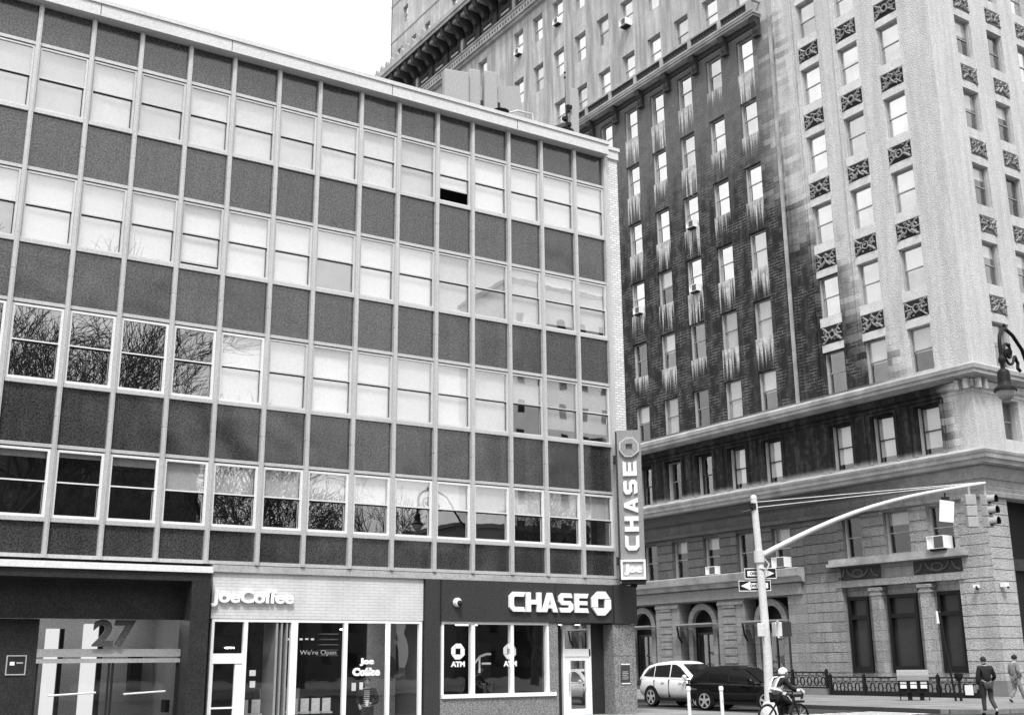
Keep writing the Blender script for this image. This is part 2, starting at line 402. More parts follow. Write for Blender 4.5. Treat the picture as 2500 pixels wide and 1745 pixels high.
jg.build('shop_glass', M_glassS, A)
jd = MB(); jd.box(-11.78, -11.605, .0, .07, .13, 1.655); jd.box(X0+.075, X0+.10, .0, .07, .13, 1.655); jd.box(X0+.1, -11.78, .0, .07, .13, .33); jd.box(X0+.1, -11.78, .0, .07, .60, .64)
jd = jd.build('door', M_letter, A)
g = MB(); g.quad((X0+.1, .04, .33), (-11.78, .04, .33), (-11.78, .04, 1.655), (X0+.1, .04, 1.655)); g.build('pane', M_glassS, jd)
jr = MB(); jr.box(-10.75, -10.70, .0, .9, .13, 2.65); jr.box(-10.62, -10.58, .0, .5, .13, 2.65); jr.box(-10.48, -10.44, .0, .3, .13, 2.65); jr.build('folded_shutter_post', plain('post_grey', .3, .5), A)
# interior of coffee shop
it = MB(); it.box(-12.5, -6.6, 5.0, 5.1, -.2, 2.9); it.box(-6.62, -6.55, .2, 5, -.2, 2.9); it.box(-12.5, -6.6, .2, 5, 2.86, 2.9); it.box(-12.52, -12.46, .2, 5, -.2, 2.9)
it.build('shop_interior_wall', plain('shop_interior', .06, .85, .4, .6, .3), A)
it = MB(); it.box(-7.62, -6.75, 1.3, 1.36, .13, 2.85); it.build('partition', plain('partition_grey', .22, .8, .2, .8, .3), A)
it = MB()
for z in (2.45, 2.3, 2.15, 2.0, 1.85): it.box(-8.3, -7.75, 3.0, 3.25, z, z+.03)
it.box(-10.1, -8.95, 2.8, 3.3, .13, 1.0)
it.build('shelf', plain('shelf_grey', .25, .6), A)
it = MB()
for i in range(9): it.box(-10.1+i*.17, -10.02+i*.17, 2.6, 2.64, 2.28+.01*(i % 2), 2.33)
it.build('lamp_string', lit('bulbs', .55), A)
it = MB(); it.box(-7.95, -7.75, 2.4, 2.44, 2.55, 2.59); it.tube([(-9.95, 2.0, 1.35), (-9.95, 2.0, 1.44)], .07, 12); it.box(-11.4, -11.15, 2.0, 2.03, 2.05, 2.08)
it.box(-8.75, -7.75, -.0+.12, .42, 2.78, 2.82); it.box(-9.6, -9.3, 1.6, 1.9, 2.80, 2.84); it.build('ceiling_emitter', lit('shop_lamp_and_fill', 18.0), A)  # ceiling boxes on this line are added to brighten the man inside
# chairs / posters by the coffee window
for i, (x, z, w, h) in enumerate(((-11.38, 1.36, .16, .14), (-11.36, 1.08, .14, .16), (-8.62, .95, .12, .2), (-8.4, .98, .1, .18))):
    p = MB(); p.box(x, x+w, .05, .056, z, z+h); tag(p.build('notice', M_blind, None), ('white paper notice taped highest on the coffee shop glass beside the door', 'white paper notice taped lower on the coffee shop glass beside the door', 'small pale card stuck on the glass left of the man with the cup', 'small pale card stuck on the glass right behind the man with the cup')[i], 'notice', 'paper notices on the coffee shop glass')
for i, x in enumerate((-11.42, -11.1, -10.1, -9.8, -9.5, -9.2)):
    ch = empty('stool', (x+.1, .55, 0), 0, 'pale stool back in the coffee shop window, '+('nearest the shop door', 'second from the shop door', 'first right of the wide white post', 'second right of the wide white post', 'third right of the wide white post', 'nearest the man with the cup')[i], 'stool', 'stools along the coffee shop window')
    p = MB(); p.box(-.11, .11, -.02, .02, .45, .78); p.build('backrest', M_blind2, ch)
    p = MB(); p.box(-.17, .17, -.02, .33, .40, .44); p.build('seat', M_blind2, ch)
    for a in (-.14, .14):
        for b in (0.0, .3):
            p = MB(); p.tube([(a, b, .40), (a, b, -.0)], .015, 6); p.build('leg', M_dark, ch)
# oval sign inside
o_ = MB(); o_.prism([(-6.93+.17*math.cos(t*math.pi/16), 1.50+.34*math.sin(t*math.pi/16)) for t in range(32)], 'y', 1.27, 1.295)
ov = tag(o_.build('oval_sign', plain('oval_dark', .05, .6)), 'dark oval sign on the pale partition inside the coffee shop', 'sign')
# ---- bank front
bk = MB(); bk.box(-6.57, -6.12, -.12, .3, .13, 3.855); bk.build('pier', M_tilegrey, A)
bb = MB(); bb.box(-6.10, -2.34, -.16, .2, 2.735, 3.855); bb.box(-2.325, -.25, -.16, .2, 2.735, 3.855); bb.box(-.235, .62, -.20, .9, 2.72, 3.86); bb.build('sign_band', M_tilegrey, A)
bf = MB()
bf.box(-6.06, -2.35, -.10, .1, 2.66, 2.732)
for a, b in ((-6.06, -5.99), (-5.12, -5.01), (-3.83, -3.74), (-2.62, -2.545)): bf.box(a, b, -.10, .08, .80, 2.657)
bf.box(-6.06, -2.35, -.16, .1, .70, .80)
bf.build('window_frame', M_letter, A)
bg_ = MB()
for a, b in ((-5.99, -5.12), (-5.01, -3.83), (-3.74, -2.62)): bg_.quad((a, -.02, .8), (b, -.02, .8), (b, -.02, 2.657), (a, -.02, 2.657))
bg_.build('shop_glass', M_glassS, A)
bs = MB(); bs.box(-6.10, -2.35, -.11, .1, .1, .697); bs.build('window_apron', M_granite_l, A)
bs = MB(); bs.box(-2.54, -2.25, -.12, .3, .80, 2.72); bs.box(-2.345, -2.25, -.12, .3, .1, .80); bs.build('speckled_pier', M_granite_l, A)
bs = MB(); bs.box(-.26, .56, -.13, 1.2, .1, 1.78); bs.box(-.26, .56, -.13, 1.2, 1.795, 2.70)
bs.build('speckled_pier', M_granite_l, A)
bi = MB(); bi.box(-6.1, .0, 4.5, 4.6, .1, 2.9); bi.box(-6.1, -6.05, .1, 4.5, .1, 2.9); bi.box(-2.3, -2.2, .3, 4.5, .1, 2.9); bi.box(-6.1, .0, .2, 4.5, 2.85, 2.9)
bi.build('bank_interior_wall', plain('bank_interior', .085, .8, .3, .7, .3), A)
bi = MB(); bi.box(-4.1, -3.5, 1.6, 2.3, .1, 2.2); bi.build('cash_machine_wall', plain('atm_wall', .02, .6), A)
bi = MB(); bi.box(-4.15, -4.1, 1.55, 1.6, .1, 2.2); bi.build('glass_edge', M_letter, A)
bi = MB(); bi.box(-4.7, -4.0, 1.5, 1.6, 2.68, 2.74); bi.box(-5.6, -5.2, 1.5, 1.55, 2.44, 2.48); bi.box(-1.9, -1.78, .35, .45, 2.68, 2.715); bi.box(-1.25, -1.12, .35, .45, 2.68, 2.715); bi.build('ceiling_emitter', lit('bank_lamp', 2.2), A)
# white arched rail seen in the bank
bi = MB(); bi.tube([(-4.75, .5, 1.28), (-4.75, .5, 1.55), (-4.5, .5, 1.8), (-4.3, .5, 1.86), (-4.15, .5, 1.86)], .035, 8); bi.tube([(-4.52, .5, 1.35), (-4.52, .5, 1.78)], .03, 8); bi.tube([(-4.45, .5, 1.6), (-4.15, .5, 1.6)], .03, 8)
tag(bi.build('handrail', M_letter), 'white bent tube rail behind the middle pane of the bank window', 'handrail')
# bank entrance
bd = MB(); bd.box(-1.80, -1.72, .30, .40, .13, 2.70); bd.box(-1.72, -.80, .30, .40, 1.78, 2.0); bd.box(-.86, -.78, .30, .40, .13, 2.70); bd.build('door_frame', M_letter, A)
bd = MB(); bd.box(-1.715, -1.52, .32, .38, .13, 1.775); bd.box(-.98, -.865, .32, .38, .13, 1.775); bd.box(-1.52, -.98, .32, .38, 1.66, 1.775); bd.box(-1.52, -.98, .32, .38, .13, .3)
bdo = bd.build('door', M_letter, A)
g = MB(); g.quad((-1.52, .35, .3), (-.98, .35, .3), (-.98, .35, 1.66), (-1.52, .35, 1.66)); g.build('pane', M_glassS, bdo)
h = MB(); h.tube([(-1.60, .26, .8), (-1.60, .26, 1.3)], .02, 8); h.box(-1.5, -1.0, .28, .31, .88, .92); h.build('handle', M_alu, bdo)
g = MB(); g.quad((-1.72, .35, 2.0), (-.86, .35, 2.0), (-.86, .35, 2.70), (-1.72, .35, 2.70)); g.build('transom_glass', M_glassS, A)
g = MB(); g.box(-2.24, -1.82, .36, .42, .13, 2.7); g.box(-.76, -.28, .36, .42, .13, 2.7); g.box(-2.25, -.27, .2, .9, 2.702, 2.73); g.build('door_side_panel', plain('side_panel', .03, .4, .3), A)
g = MB(); g.box(-2.2, -2.06, .28, .36, 1.2, 1.45); tag(g.build('intercom', M_letter), 'small white card reader box on the dark panel beside the bank door', 'card reader')
pl = MB(); pl.box(-.02, .30, -.155, -.131, 1.02, 1.52); pq = tag(pl.build('plaque', plain('plaque_dark', .06, .4)), 'dark information plaque on the speckled pier right of the bank door', 'plaque')
pl = MB(); pl.box(-.02, .30, -.16, -.156, 1.53, 1.56); pl.box(-.02, .30, -.16, -.156, .98, 1.01); pl.build('trim', M_letter, pq)
for i in range(5):
    pl = MB(); pl.box(.02, .02+(.2, .24, .18, .22, .2)[i], -.159, -.156, 1.12+.05*i, 1.135+.05*i); pl.build('text_line', M_blind2, pq) if i else pl.build('text_line', M_blind2, pq)
# security dome
cm = empty('security_camera', (-5.63, -.16, 3.24), 0, 'white dome camera on the grey band left of the bank lettering', 'camera')
m = MB(); m.tube([(0, 0, 0), (0, -.07, 0), (0, -.14, .0)], [.12, .125, .09], 16); m.build('housing', M_letter, cm, smooth=True)
m = MB(); m.tube([(.02, -.13, -.03), (.02, -.20, -.05)], [.085, .03], 14); m.build('dome', M_blk, cm, smooth=True)

# ---- lettering
LT = {  # strokes as polygons in a 1 x 1 box
 'C': [[(1, 1), (.25, 1), (0, .78), (0, .22), (.25, 0), (1, 0), (.9, .24), (.36, .24), (.28, .32), (.28, .68), (.36, .76), (.9, .76)]],
 'H': [[(0, 0), (.3, 0), (.3, .38), (.7, .38), (.7, 0), (1, 0), (1, 1), (.7, 1), (.7, .62), (.3, .62), (.3, 1), (0, 1)]],
 'A': [[(0, 0), (.28, 0), (.38, .2), (.66, .2), (.74, 0), (1.04, 0), (.64, 1), (.38, 1), (.26, .7), (.40, .42), (.5, .7), (.5, .7), (.62, .38), (.42, .38), (.28, .72)]],
 'S': [[(.1, 0), (.75, 0), (.97, .16), (.97, .42), (.78, .6), (.3, .6), (.3, .76), (.92, .76), (.84, 1), (.22, 1), (0, .84), (0, .56), (.2, .38), (.68, .38), (.68, .24), (0, .24)]],
 'E': [[(0, 0), (1, 0), (.9, .24), (.3, .24), (.3, .4), (.9, .4), (.9, .61), (.3, .61), (.3, .76), (.9, .76), (1, 1), (0, 1)]]}
LT['A'] = [[(0, 0), (.3, 0), (.375, .2), (.375, .38), (.42, .38), (.5, .68), (.5, 1), (.36, 1)], [(1.0, 0), (.64, 1), (.5, 1), (.5, .68), (.58, .38), (.625, .2), (.7, 0)], [(.375, .2), (.625, .2), (.58, .38), (.42, .38)]]
def logo(m, cx, cz, w, h, f, d0, d1, outline=0.0):
    """octagon of four pinwheel pieces around a square hole; f maps (u, v, depth) to a point"""
    c = .30
    base = [(-.155+.0, .5), (.5-c+.0, .5), (.5, .5-c), (.5, .17), (-.155, .17)]
    base = [(-.17, .5), (.22, .5), (.48, .19), (-.17, .19)]
    for q in range(4):
        pts = []
        for (x, y) in base:
            for _ in range(q): x, y = y, -x
            pts.append((cx+x*w, cz+y*h))
        n = len(pts); b = len(m.v)
        m.v += [f(u, v, d0) for u, v in pts]+[f(u, v, d1) for u, v in pts]
        m.f += [tuple(b+i for i in range(n)), tuple(b+n+i for i in range(n))]+[(b+i, b+(i+1) % n, b+n+(i+1) % n, b+n+i) for i in range(n)]; m.mi += [0]*(n+2)
def letters(word, boxes, f, d0, d1, m):
    for ch, (u0, u1, v0, v1) in zip(word, boxes):
        for poly in LT[ch]:
            pts = [(u0+(u1-u0)*x, v0+(v1-v0)*y) for x, y in poly]; n = len(pts); b = len(m.v)
            m.v += [f(u, v, d0) for u, v in pts]+[f(u, v, d1) for u, v in pts]
            m.f += [tuple(b+i for i in range(n)), tuple(b+n+i for i in range(n))]+[(b+i, b+(i+1) % n, b+n+(i+1) % n, b+n+i) for i in range(n)]; m.mi += [0]*(n+2)
fA = lambda u, v, d: (u, -d, v)
cs = empty('shop_sign', (-3.9, -.17, 3.0), 0, 'large white raised bank lettering with octagon emblem on the grey band', 'sign')
m = MB(); bx = [(-3.96, -3.42), (-3.39, -2.87), (-2.85, -2.30), (-2.26, -1.74), (-1.69, -1.20)]
letters('CHASE', [(a+3.9, b+3.9, .02, .57) for a, b in bx], fA, .0, .07, m); m.build('lettering', M_letter, cs)
m = MB(); logo(m, 3.17, .30, .70, .70, fA, .0, .07); m.build('emblem', M_letter, cs)
js = tag(text_obj('shop_sign', 'JoeCoffee', .5, M_letter, (-12.50, -.085, 3.02), depth=.08, offset=.020, width=2.14, height=.42), 'fat white raised coffee shop lettering on the white tiled band', 'sign')
ns = tag(text_obj('house_number', '27', .9, plain('number_stone', .10, .6, .2, 3, .4), (-15.10, .50, 2.06), depth=.10, offset=.03, width=.98, height=.64), 'large stone coloured number 27 standing over the office entrance', 'house number')
wo = tag(text_obj('window_sign', "We're Open", .2, lit('neon_dim', .32), (-10.06, .10, 1.83), depth=.01, width=1.0, height=.15), 'thin glowing script style sign in the middle coffee shop pane', 'sign')
wc = empty('window_sign', (-8.22, .035, 1.3), 0, 'white painted two line coffee shop name on the glass above the man', 'sign')
text_obj('upper_line', 'Joe', .2, M_letter, (-.20, 0, .27), depth=.004, offset=.016, parent=wc, width=.42, height=.20)
text_obj('lower_line', 'Coffee', .2, M_letter, (-.40, 0, .02), depth=.004, offset=.018, parent=wc, width=.80, height=.21)
for i, x in enumerate((-5.515, -3.83)):
    at_ = empty('window_sign', (x, -.04, 1.5), 0, ('white round emblem with cash machine lettering on the left bank pane', 'white round emblem with cash machine lettering behind the second bank glazing bar')[i], 'sign')
    m = MB(); logo(m, 0, .43, .42, .42, fA, -.005 if i == 0 else -.03, .0 if i == 0 else -.025); m.build('emblem', M_letter, at_)
    text_obj('lettering', 'ATM', .2, M_letter, (-.22, .005, .02), depth=.004, offset=.012, parent=at_, width=.44, height=.15)
# small building plate by the entrance
pb = tag(MB().box(-16.93, -16.52, .528, .548, 1.45, 1.88).build('plaque', plain('plate_dark', .03, .4)), 'square dark plate with pale rim on the stone left of the entrance', 'plaque')
m = MB(); m.box(-16.94, -16.51, .522, .548, 1.86, 1.885); m.box(-16.94, -16.51, .522, .548, 1.445, 1.47); m.box(-16.94, -16.915, .522, .548, 1.47, 1.86); m.box(-16.535, -16.51, .522, .548, 1.47, 1.86); m.build('rim', M_alu, pb)
m = MB(); m.box(-16.86, -16.76, .524, .528, 1.66, 1.74); m.build('mark', M_letter, pb)
m = MB(); m.box(-16.72, -16.58, .524, .528, 1.70, 1.73); m.build('mark', M_blind2, pb)
# ---- blade sign at the corner
bl = empty('blade_sign', (-.05, -.95, 3.97), math.atan2(-.44, .57), 'tall grey vertical bank sign with white letters reading upward at the building corner', 'sign')
M_blade = plain('blade_grey', .27, .55, .1, 1.5, .25)
m = MB(); m.box(-.36, .36, .0, .5, .62, 4.52); m.box(-.30, .30, .02, .45, .0, .62); m.build('panel', M_blade, bl)
m = MB(); m.box(-.42, -.365, .05, .5, .0, 4.5); m.box(-.5, -.36, .3, .7, .5, .7); m.box(-.5, -.36, .3, .7, 3.6, 3.8); m.build('bracket', M_tilegrey, bl)
fB = lambda u, v, d: (v, -d, u)       # letters turned to read upward
def fB(u, v, d): return (-v, -d, u)
m = MB()
letters('CHASE', [(.86+i*.56, .86+i*.56+.45, -.21, .21) for i in range(5)], fB, .0, .07, m); m.build('lettering', M_letter, bl)
m = MB(); logo(m, 3.98, .0, .60, .60, fB, .0, .09); m.build('emblem', M_alu, bl)
m = MB(); logo(m, 3.98, .0, .52, .52, fB, .0905, .094); m.build('emblem_inset', M_blade, bl)
jb = empty('coffee_sign', (-.05, -.95, 3.97), math.atan2(-.44, .57), 'small white lit box sign with short name under the vertical bank sign', 'sign')
m = MB(); m.box(-.37, .37, -.10, .0, .0, .07); m.box(-.37, .37, -.10, .0, .52, .59); m.box(-.37, -.31, -.10, .0, .07, .52); m.box(.31, .37, -.10, .0, .07, .52); m.build('frame', M_letter, jb)
m = MB(); m.box(-.31, .31, -.05, .0, .07, .52); m.build('face', plain('sign_face', .45, .5, .1), jb)
text_obj('lettering', 'Joe', .4, M_letter, (-.27, -.06, .13), depth=.03, offset=.035, parent=jb, width=.54, height=.32)
m = MB(); m.box(-.36, .36, -.06, .5, -.12, -.003); m.box(-.1, .1, .1, .5, -.2, -.12); m.build('tray', M_blk, jb)
# ================= OLD BRICK AND STONE BUILDING =================
B = empty('brick_building', (21.060236, 1.943089, 0), 0.0319039, 'tall old stone building with soot stained brick side and carved panels', 'building')
# local frame: x runs right along the avenue front (y = 0), y runs away along the side street front (x = 0)
def stone_wall(name, base_l=.55, base_d=.028, brick=True, course=(.62, .165), blocks=False):
    """weathered masonry: pale where rain washes it, black with soot elsewhere (shape fixed to the wall)"""
    t = NT(name); P, x, y, z = t.obj()
    n1 = t.noise(P, .55, 4); n2 = t.noise(P, 3.2, 4); n3 = t.noise(t.vec(t.m_('MULTIPLY', x, 2.5), t.m_('MULTIPLY', y, 2.5), t.m_('MULTIPLY', z, .25)), 1.0, 4)
    w = t.m_('MULTIPLY_ADD', t.m_('SUBTRACT', n1, .5), 3.0, t.m_('MULTIPLY', t.m_('SUBTRACT', n3, .5), 1.6))
    bk = t.n("ShaderNodeTexBrick"); t.t.links.new(t.vec(t.m_('ADD', x, y), z, 0.0), bk.inputs["Vector"])
    bk.inputs["Color1"].default_value = (0, 0, 0, 1); bk.inputs["Color2"].default_value = (1, 1, 1, 1); bk.inputs["Mortar"].default_value = (.8, .8, .8, 1)
    bk.inputs["Scale"].default_value = 1; bk.inputs["Mortar Size"].default_value = .012; bk.inputs["Brick Width"].default_value = course[0]*1.6; bk.inputs["Row Height"].default_value = course[1]*2
    bkb = t.n("ShaderNodeRGBToBW"); t.t.links.new(bk.outputs[0], bkb.inputs[0])
    w = t.m_('ADD', w, t.m_('MULTIPLY', t.m_('SUBTRACT', bkb.outputs[0], .5), 1.5))
    # shaft (z 14 .. 36): soot edge slants from the corner to the balcony end
    edge = t.m_('MULTIPLY_ADD', t.m_('SUBTRACT', z, 14.3), .50, 3.9)
    edge = t.m_('MINIMUM', edge, 9.85)
    shaft = t.step(t.m_('ADD', t.m_('SUBTRACT', y, edge), t.m_('MULTIPLY', w, .8)), -1.3, 1.9)
    pale = t.step(t.m_('ADD', z, t.m_('MULTIPLY', w, .7)), 24.0, 33.0)            # upper part of the soot is thinner
    shaft = t.m_('MULTIPLY', shaft, t.m_('MULTIPLY_ADD', pale, -.30, 1.0))
    shaft = t.m_('MULTIPLY', shaft, t.step(z, 14.0, 14.3))
    shaft = t.m_('MULTIPLY', shaft, t.step(z, 36.3, 35.9))
    # white runs below the sills
    row = t.m_('DIVIDE', t.m_('SUBTRACT', t.m_('SUBTRACT', z, 14.20), .02), 3.9)
    rf = t.m_('FLOOR', row); below = t.m_('MULTIPLY', t.m_('SUBTRACT', 1.0, t.m_('FRACT', row)), 3.9)     # metres below a sill line
    u = t.m_('FRACT', t.m_('DIVIDE', t.m_('SUBTRACT', y, 11.20), 2.52))
    ucol = t.m_('FLOOR', t.m_('DIVIDE', t.m_('SUBTRACT', y, 11.20), 2.52))
    inw = t.m_('MULTIPLY', t.step(u, -.03, .0), t.step(u, .515, .495))
    ln = t.noise(t.vec(t.m_('MULTIPLY', y, 6.5), t.m_('MULTIPLY', rf, 7.31), t.m_('MULTIPLY', ucol, 3.7)), 1.0, 3, .75)
    ln = t.m_('MULTIPLY_ADD', t.step(ln, .34, .70), 1.75, .36)
    wn = t.n('ShaderNodeTexWhiteNoise'); t.l(t.vec(ucol, rf, 0.0), wn.inputs['Vector'])
    ln = t.m_('MULTIPLY', ln, t.m_('MULTIPLY_ADD', wn.outputs[0], .85, .60))
    run = t.m_('MULTIPLY', t.m_('MULTIPLY', t.step(t.m_('SUBTRACT', ln, below), -.15, .8), t.step(n2, .25, .55, .75, 1.0)), inw)
    run = t.m_('MULTIPLY', run, t.m_('MULTIPLY', t.step(y, 11.0, 11.2), t.m_('MULTIPLY', t.step(z, 16.35, 16.4), t.step(z, 34.6, 33.4))))
    # upper storeys: greyer strips between the window columns
    ug = t.m_('MULTIPLY', t.step(u, .50, .62), t.step(u, 1.0, .9))
    up = t.m_('MULTIPLY', t.m_('MULTIPLY', ug, t.step(z, 37.5, 38.5)), t.m_('MULTIPLY', t.step(y, 10.5, 12.0), t.step(z, 49.0, 48.0)))
    up = t.m_('MULTIPLY', up, t.step(n3, .3, .65, .05, .26))
    # attic storey and friezes
    att = t.m_('MULTIPLY', t.step(z, 10.25, 10.7), t.step(z, 13.9, 13.6))
    att = t.m_('MULTIPLY', att, t.step(t.m_('ADD', y, t.m_('MULTIPLY', w, .35)), .9, 1.9))
    att = t.m_('MULTIPLY', att, t.step(x, .8, .2))
    # lower storeys
    low = t.m_('MULTIPLY', t.step(z, 10.3, 9.9), t.step(t.m_('ADD', y, t.m_('MULTIPLY', w, .6)), 1.0, 9.5, .05, .60))
    low = t.m_('MULTIPLY', low, t.step(z, 4.6, 6.0, .38, 1.15))
    fr = t.m_('MULTIPLY', t.m_('MULTIPLY', t.step(z, 49.2, 49.5), t.step(z, 53.2, 52.0)), 1.0)
    soot = t.m_('MAXIMUM', t.m_('MAXIMUM', shaft, att), t.m_('MAXIMUM', t.m_('MAXIMUM', low, up), fr))
    # patchy grime on the long upper wing, thin grime everywhere
    wing = t.m_('MULTIPLY', t.step(z, 36.9, 37.4), t.step(y, 9.9, 10.6))
    wing = t.m_('MULTIPLY', wing, t.step(t.m_('MULTIPLY_ADD', n1, .6, t.m_('MULTIPLY', n3, .4)), .36, .68, .0, .15))
    soot = t.m_('MAXIMUM', soot, wing)
    soot = t.m_('MULTIPLY', soot, t.m_('SUBTRACT', 1.0, run))
    soot = t.m_('MULTIPLY', soot, t.m_('MULTIPLY', t.m_('MULTIPLY_ADD', n2, .40, .80), t.m_('MULTIPLY_ADD', t.step(n3, .35, .7), -.14, 1.04)), clamp=True)
    pal = t.m_('MULTIPLY', t.m_('MULTIPLY_ADD', n2, .34, .83), t.m_('MULTIPLY_ADD', t.step(n3, .3, .7), -.20, 1.06))
    col = t.mixf(t.m_('POWER', soot, .6), t.m_('MULTIPLY', pal, base_l), t.m_('MULTIPLY', t.m_('MULTIPLY_ADD', n2, .8, .6), base_d))
    g = t.step(t.noise(P, 16, 1), .25, .75)
    if brick:
        b = t.n("ShaderNodeTexBrick"); t.t.links.new(t.vec(t.m_('ADD', x, y), z, 0.0), b.inputs["Vector"])
        b.inputs["Color1"].default_value = (0, 0, 0, 1); b.inputs["Color2"].default_value = (.12, .12, .12, 1); b.inputs["Mortar"].default_value = (1, 1, 1, 1)
        b.inputs["Scale"].default_value = 1; b.inputs["Mortar Size"].default_value = .016; b.inputs["Brick Width"].default_value = course[0]; b.inputs["Row Height"].default_value = course[1]
        bwn = t.n("ShaderNodeRGBToBW"); t.t.links.new(b.outputs[0], bwn.inputs[0])
        mm = t.m_('MULTIPLY', bwn.outputs[0], t.m_('MULTIPLY', t.step(t.noise(P, 1.3, 3), .42, .62), t.m_('MULTIPLY', soot, .60)))
        col = t.mixf(mm, col, .30)
    if blocks:
        b = t.n("ShaderNodeTexBrick"); t.t.links.new(t.vec(t.m_('ADD', x, y), t.m_('SUBTRACT', z, .112), 0.0), b.inputs["Vector"])
        b.inputs["Color1"].default_value = (1.1, 1.1, 1.1, 1); b.inputs["Color2"].default_value = (.84, .84, .84, 1); b.inputs["Mortar"].default_value = (.62, .62, .62, 1)
        b.inputs["Scale"].default_value = 1; b.inputs["Mortar Size"].default_value = .016; b.inputs["Brick Width"].default_value = .92; b.inputs["Row Height"].default_value = .462
        bwn = t.n("ShaderNodeRGBToBW"); t.t.links.new(b.outputs[0], bwn.inputs[0])
        col = t.m_('MULTIPLY', col, t.mixf(t.step(y, .3, 3.0, .25, 1.0), 1.0, bwn.outputs[0]))
    col = t.m_('MULTIPLY', col, t.m_('MULTIPLY_ADD', g, .36, .82))
    return t.end(t.pbr(col, .9, 0, t.bump(g, .5, .03), 0, .08))
M_bwall = stone_wall('sooty_brick')
M_bstone = stone_wall('sooty_stone', .54, .018, False)
M_bbase = stone_wall('base_stone', .48, .030, False, blocks=True)
M_ledge = plain('pale_ledge_stone', .35, .85, .7, 1.1, .25)
M_cshade = plain('cornice_soffit', .10, .9, .3, 1.0, .2)
M_sash = plain('grey_sash', .30, .5, .15)
M_sashd = plain('dark_sash', .04, .5, .15)
M_reveal = plain('window_lining', .42, .6, .2, 2, .2)
M_sootshade = plain('soot_and_shade_stone', .045, .85, .4, 2.5, .3)  # soot tone that also paints the shade on ledge undersides

COLS_L = [11.21+2.525*n for n in range(14)]            # near edge of each opening, width 1.25
COLS_R = [1.74, 4.21, 6.69]
ROWT = [16.32+3.895*k for k in range(6)]+[39.75, 43.72, 47.75]
WH = 2.10
HOLES1 = []      # (s0, s1, z0, z1, depth)
for k, zt in enumerate(ROWT):
    if k < 6: cols = COLS_L[:6]+COLS_R
    elif k == 6: cols = COLS_L[:8]+COLS_R
    else: cols = [c for i, c in enumerate(COLS_L[:13]) if i != 10]
    for c_ in cols: HOLES1.append((c_, c_+1.25, zt-WH, zt, .30, 'shaft', k))
for c_ in COLS_L[:6]+COLS_R: HOLES1.append((c_, c_+1.25, 10.42, 12.62, .45, 'attic', 0))
for a, b in ((1.64, 2.95), (3.90, 5.30), (6.58, 7.70)): HOLES1.append((a, b, 6.22, 8.14, .35, 'second', 0))
for n in range(5): HOLES1.append((11.0+2.52*n, 12.25+2.52*n, 6.05, 8.08, .35, 'second', 1))
HOLES1.append((1.64, 8.0, .80, 4.88, .42, 'bay', 0))
for n in range(4): HOLES1.append((11.45+5.0*n+.02, 14.5+5.0*n, .13, 4.70, .9, 'arch', n))
for a in (44.5, 49.1, 51.6, 54.15): HOLES1.append((a-.95, a, 54.7, 55.75, .25, 'tiny', 0))
for a in (45.1, 49.1, 53.2): HOLES1.append((a-.95, a, 57.9, 59.6, .25, 'tiny', 1))
HOLES2 = []
COLS_S = [2.06, 4.65, 7.22, 9.8, 12.4]
for k, zt in enumerate(ROWT[:7]):
    for c_ in COLS_S[:4 if k else 3]: HOLES2.append((c_, c_+1.24, zt-WH, zt, .30, 'shaft', k))
for c_ in COLS_S[:3]: HOLES2.append((c_, c_+1.24, 10.9, 12.72, .45, 'attic', 0))
for c_ in (2.1, 7.3): HOLES2.append((c_-.62, c_+4.0, .13, 8.35, 1.1, 'porch', 0))

def wall(name, mat, holes, face, u0, u1, z0, z1, parent):
    """wall with real openings; face 0: side street (x=0, u = y), face 1: avenue (y=0, u = x)"""
    us = sorted({round(v, 3) for h in holes for v in h[:2] if u0 < v < u1} | {u0, u1}); zs = sorted({round(v, 3) for h in holes for v in h[2:4] if z0 < v < z1} | {z0, z1})
    P = (lambda u, z, d: (d, u, z)) if face == 0 else (lambda u, z, d: (u, d, z))
    m = MB()
    H = [h for h in holes if h[2] < z1 and h[3] > z0]
    for j in range(len(zs)-1):
        zc = (zs[j]+zs[j+1])/2; run = None
        rowh = [h for h in H if h[2] < zc < h[3]]
        for i in range(len(us)-1):
            uc = (us[i]+us[i+1])/2
            op = any(h[0] < uc < h[1] for h in rowh)
            if not op:
                if run is None: run = us[i]
            if (op or i == len(us)-2) and run is not None:
                e = us[i] if op else us[i+1]
                m.quad(P(run, zs[j], 0), P(e, zs[j], 0), P(e, zs[j+1], 0), P(run, zs[j+1], 0)); run = None
    for h in H:
        a, b, c_, d, dp = h[:5]
        m.quad(P(a, c_, 0), P(a, d, 0), P(a, d, dp), P(a, c_, dp)); m.quad(P(b, c_, 0), P(b, d, 0), P(b, d, dp), P(b, c_, dp))
        m.quad(P(a, d, 0), P(b, d, 0), P(b, d, dp), P(a, d, dp)); m.quad(P(a, c_, 0), P(b, c_, 0), P(b, c_, dp), P(a, c_, dp))
    return m.build(name, mat, parent)
wall('brick_wall', M_bwall, HOLES1, 0, 0, 55.5, 13.9, 62, B)
wall('brick_wall', M_bwall, HOLES2, 1, 0, 30, 13.9, 62, B)
wall('base_wall', M_bbase, HOLES1, 0, 0, 55.5, 0, 10.2, B)
wall('base_wall', M_bbase, HOLES2, 1, 0, 30, 0, 10.2, B)
wall('attic_wall', M_bstone, HOLES1, 0, 0, 55.5, 10.2, 13.9, B)
wall('attic_wall', M_bstone, HOLES2, 1, 0, 30, 10.2, 13.9, B)
m = MB(); m.box(0, 30, 55.3, 55.5, 0, 62); m.box(29.8, 30, 0, 55.3, 0, 62); m.build('rear_wall', M_ledge, B)
m = MB(); m.box(1.6, 29.5, 1.6, 55, .1, 61.5); m.build('core', M_inner, B)
m = MB(); m.box(0, 30, 0, 55.5, 62, 62.3); m.build('roof', M_cshade, B)

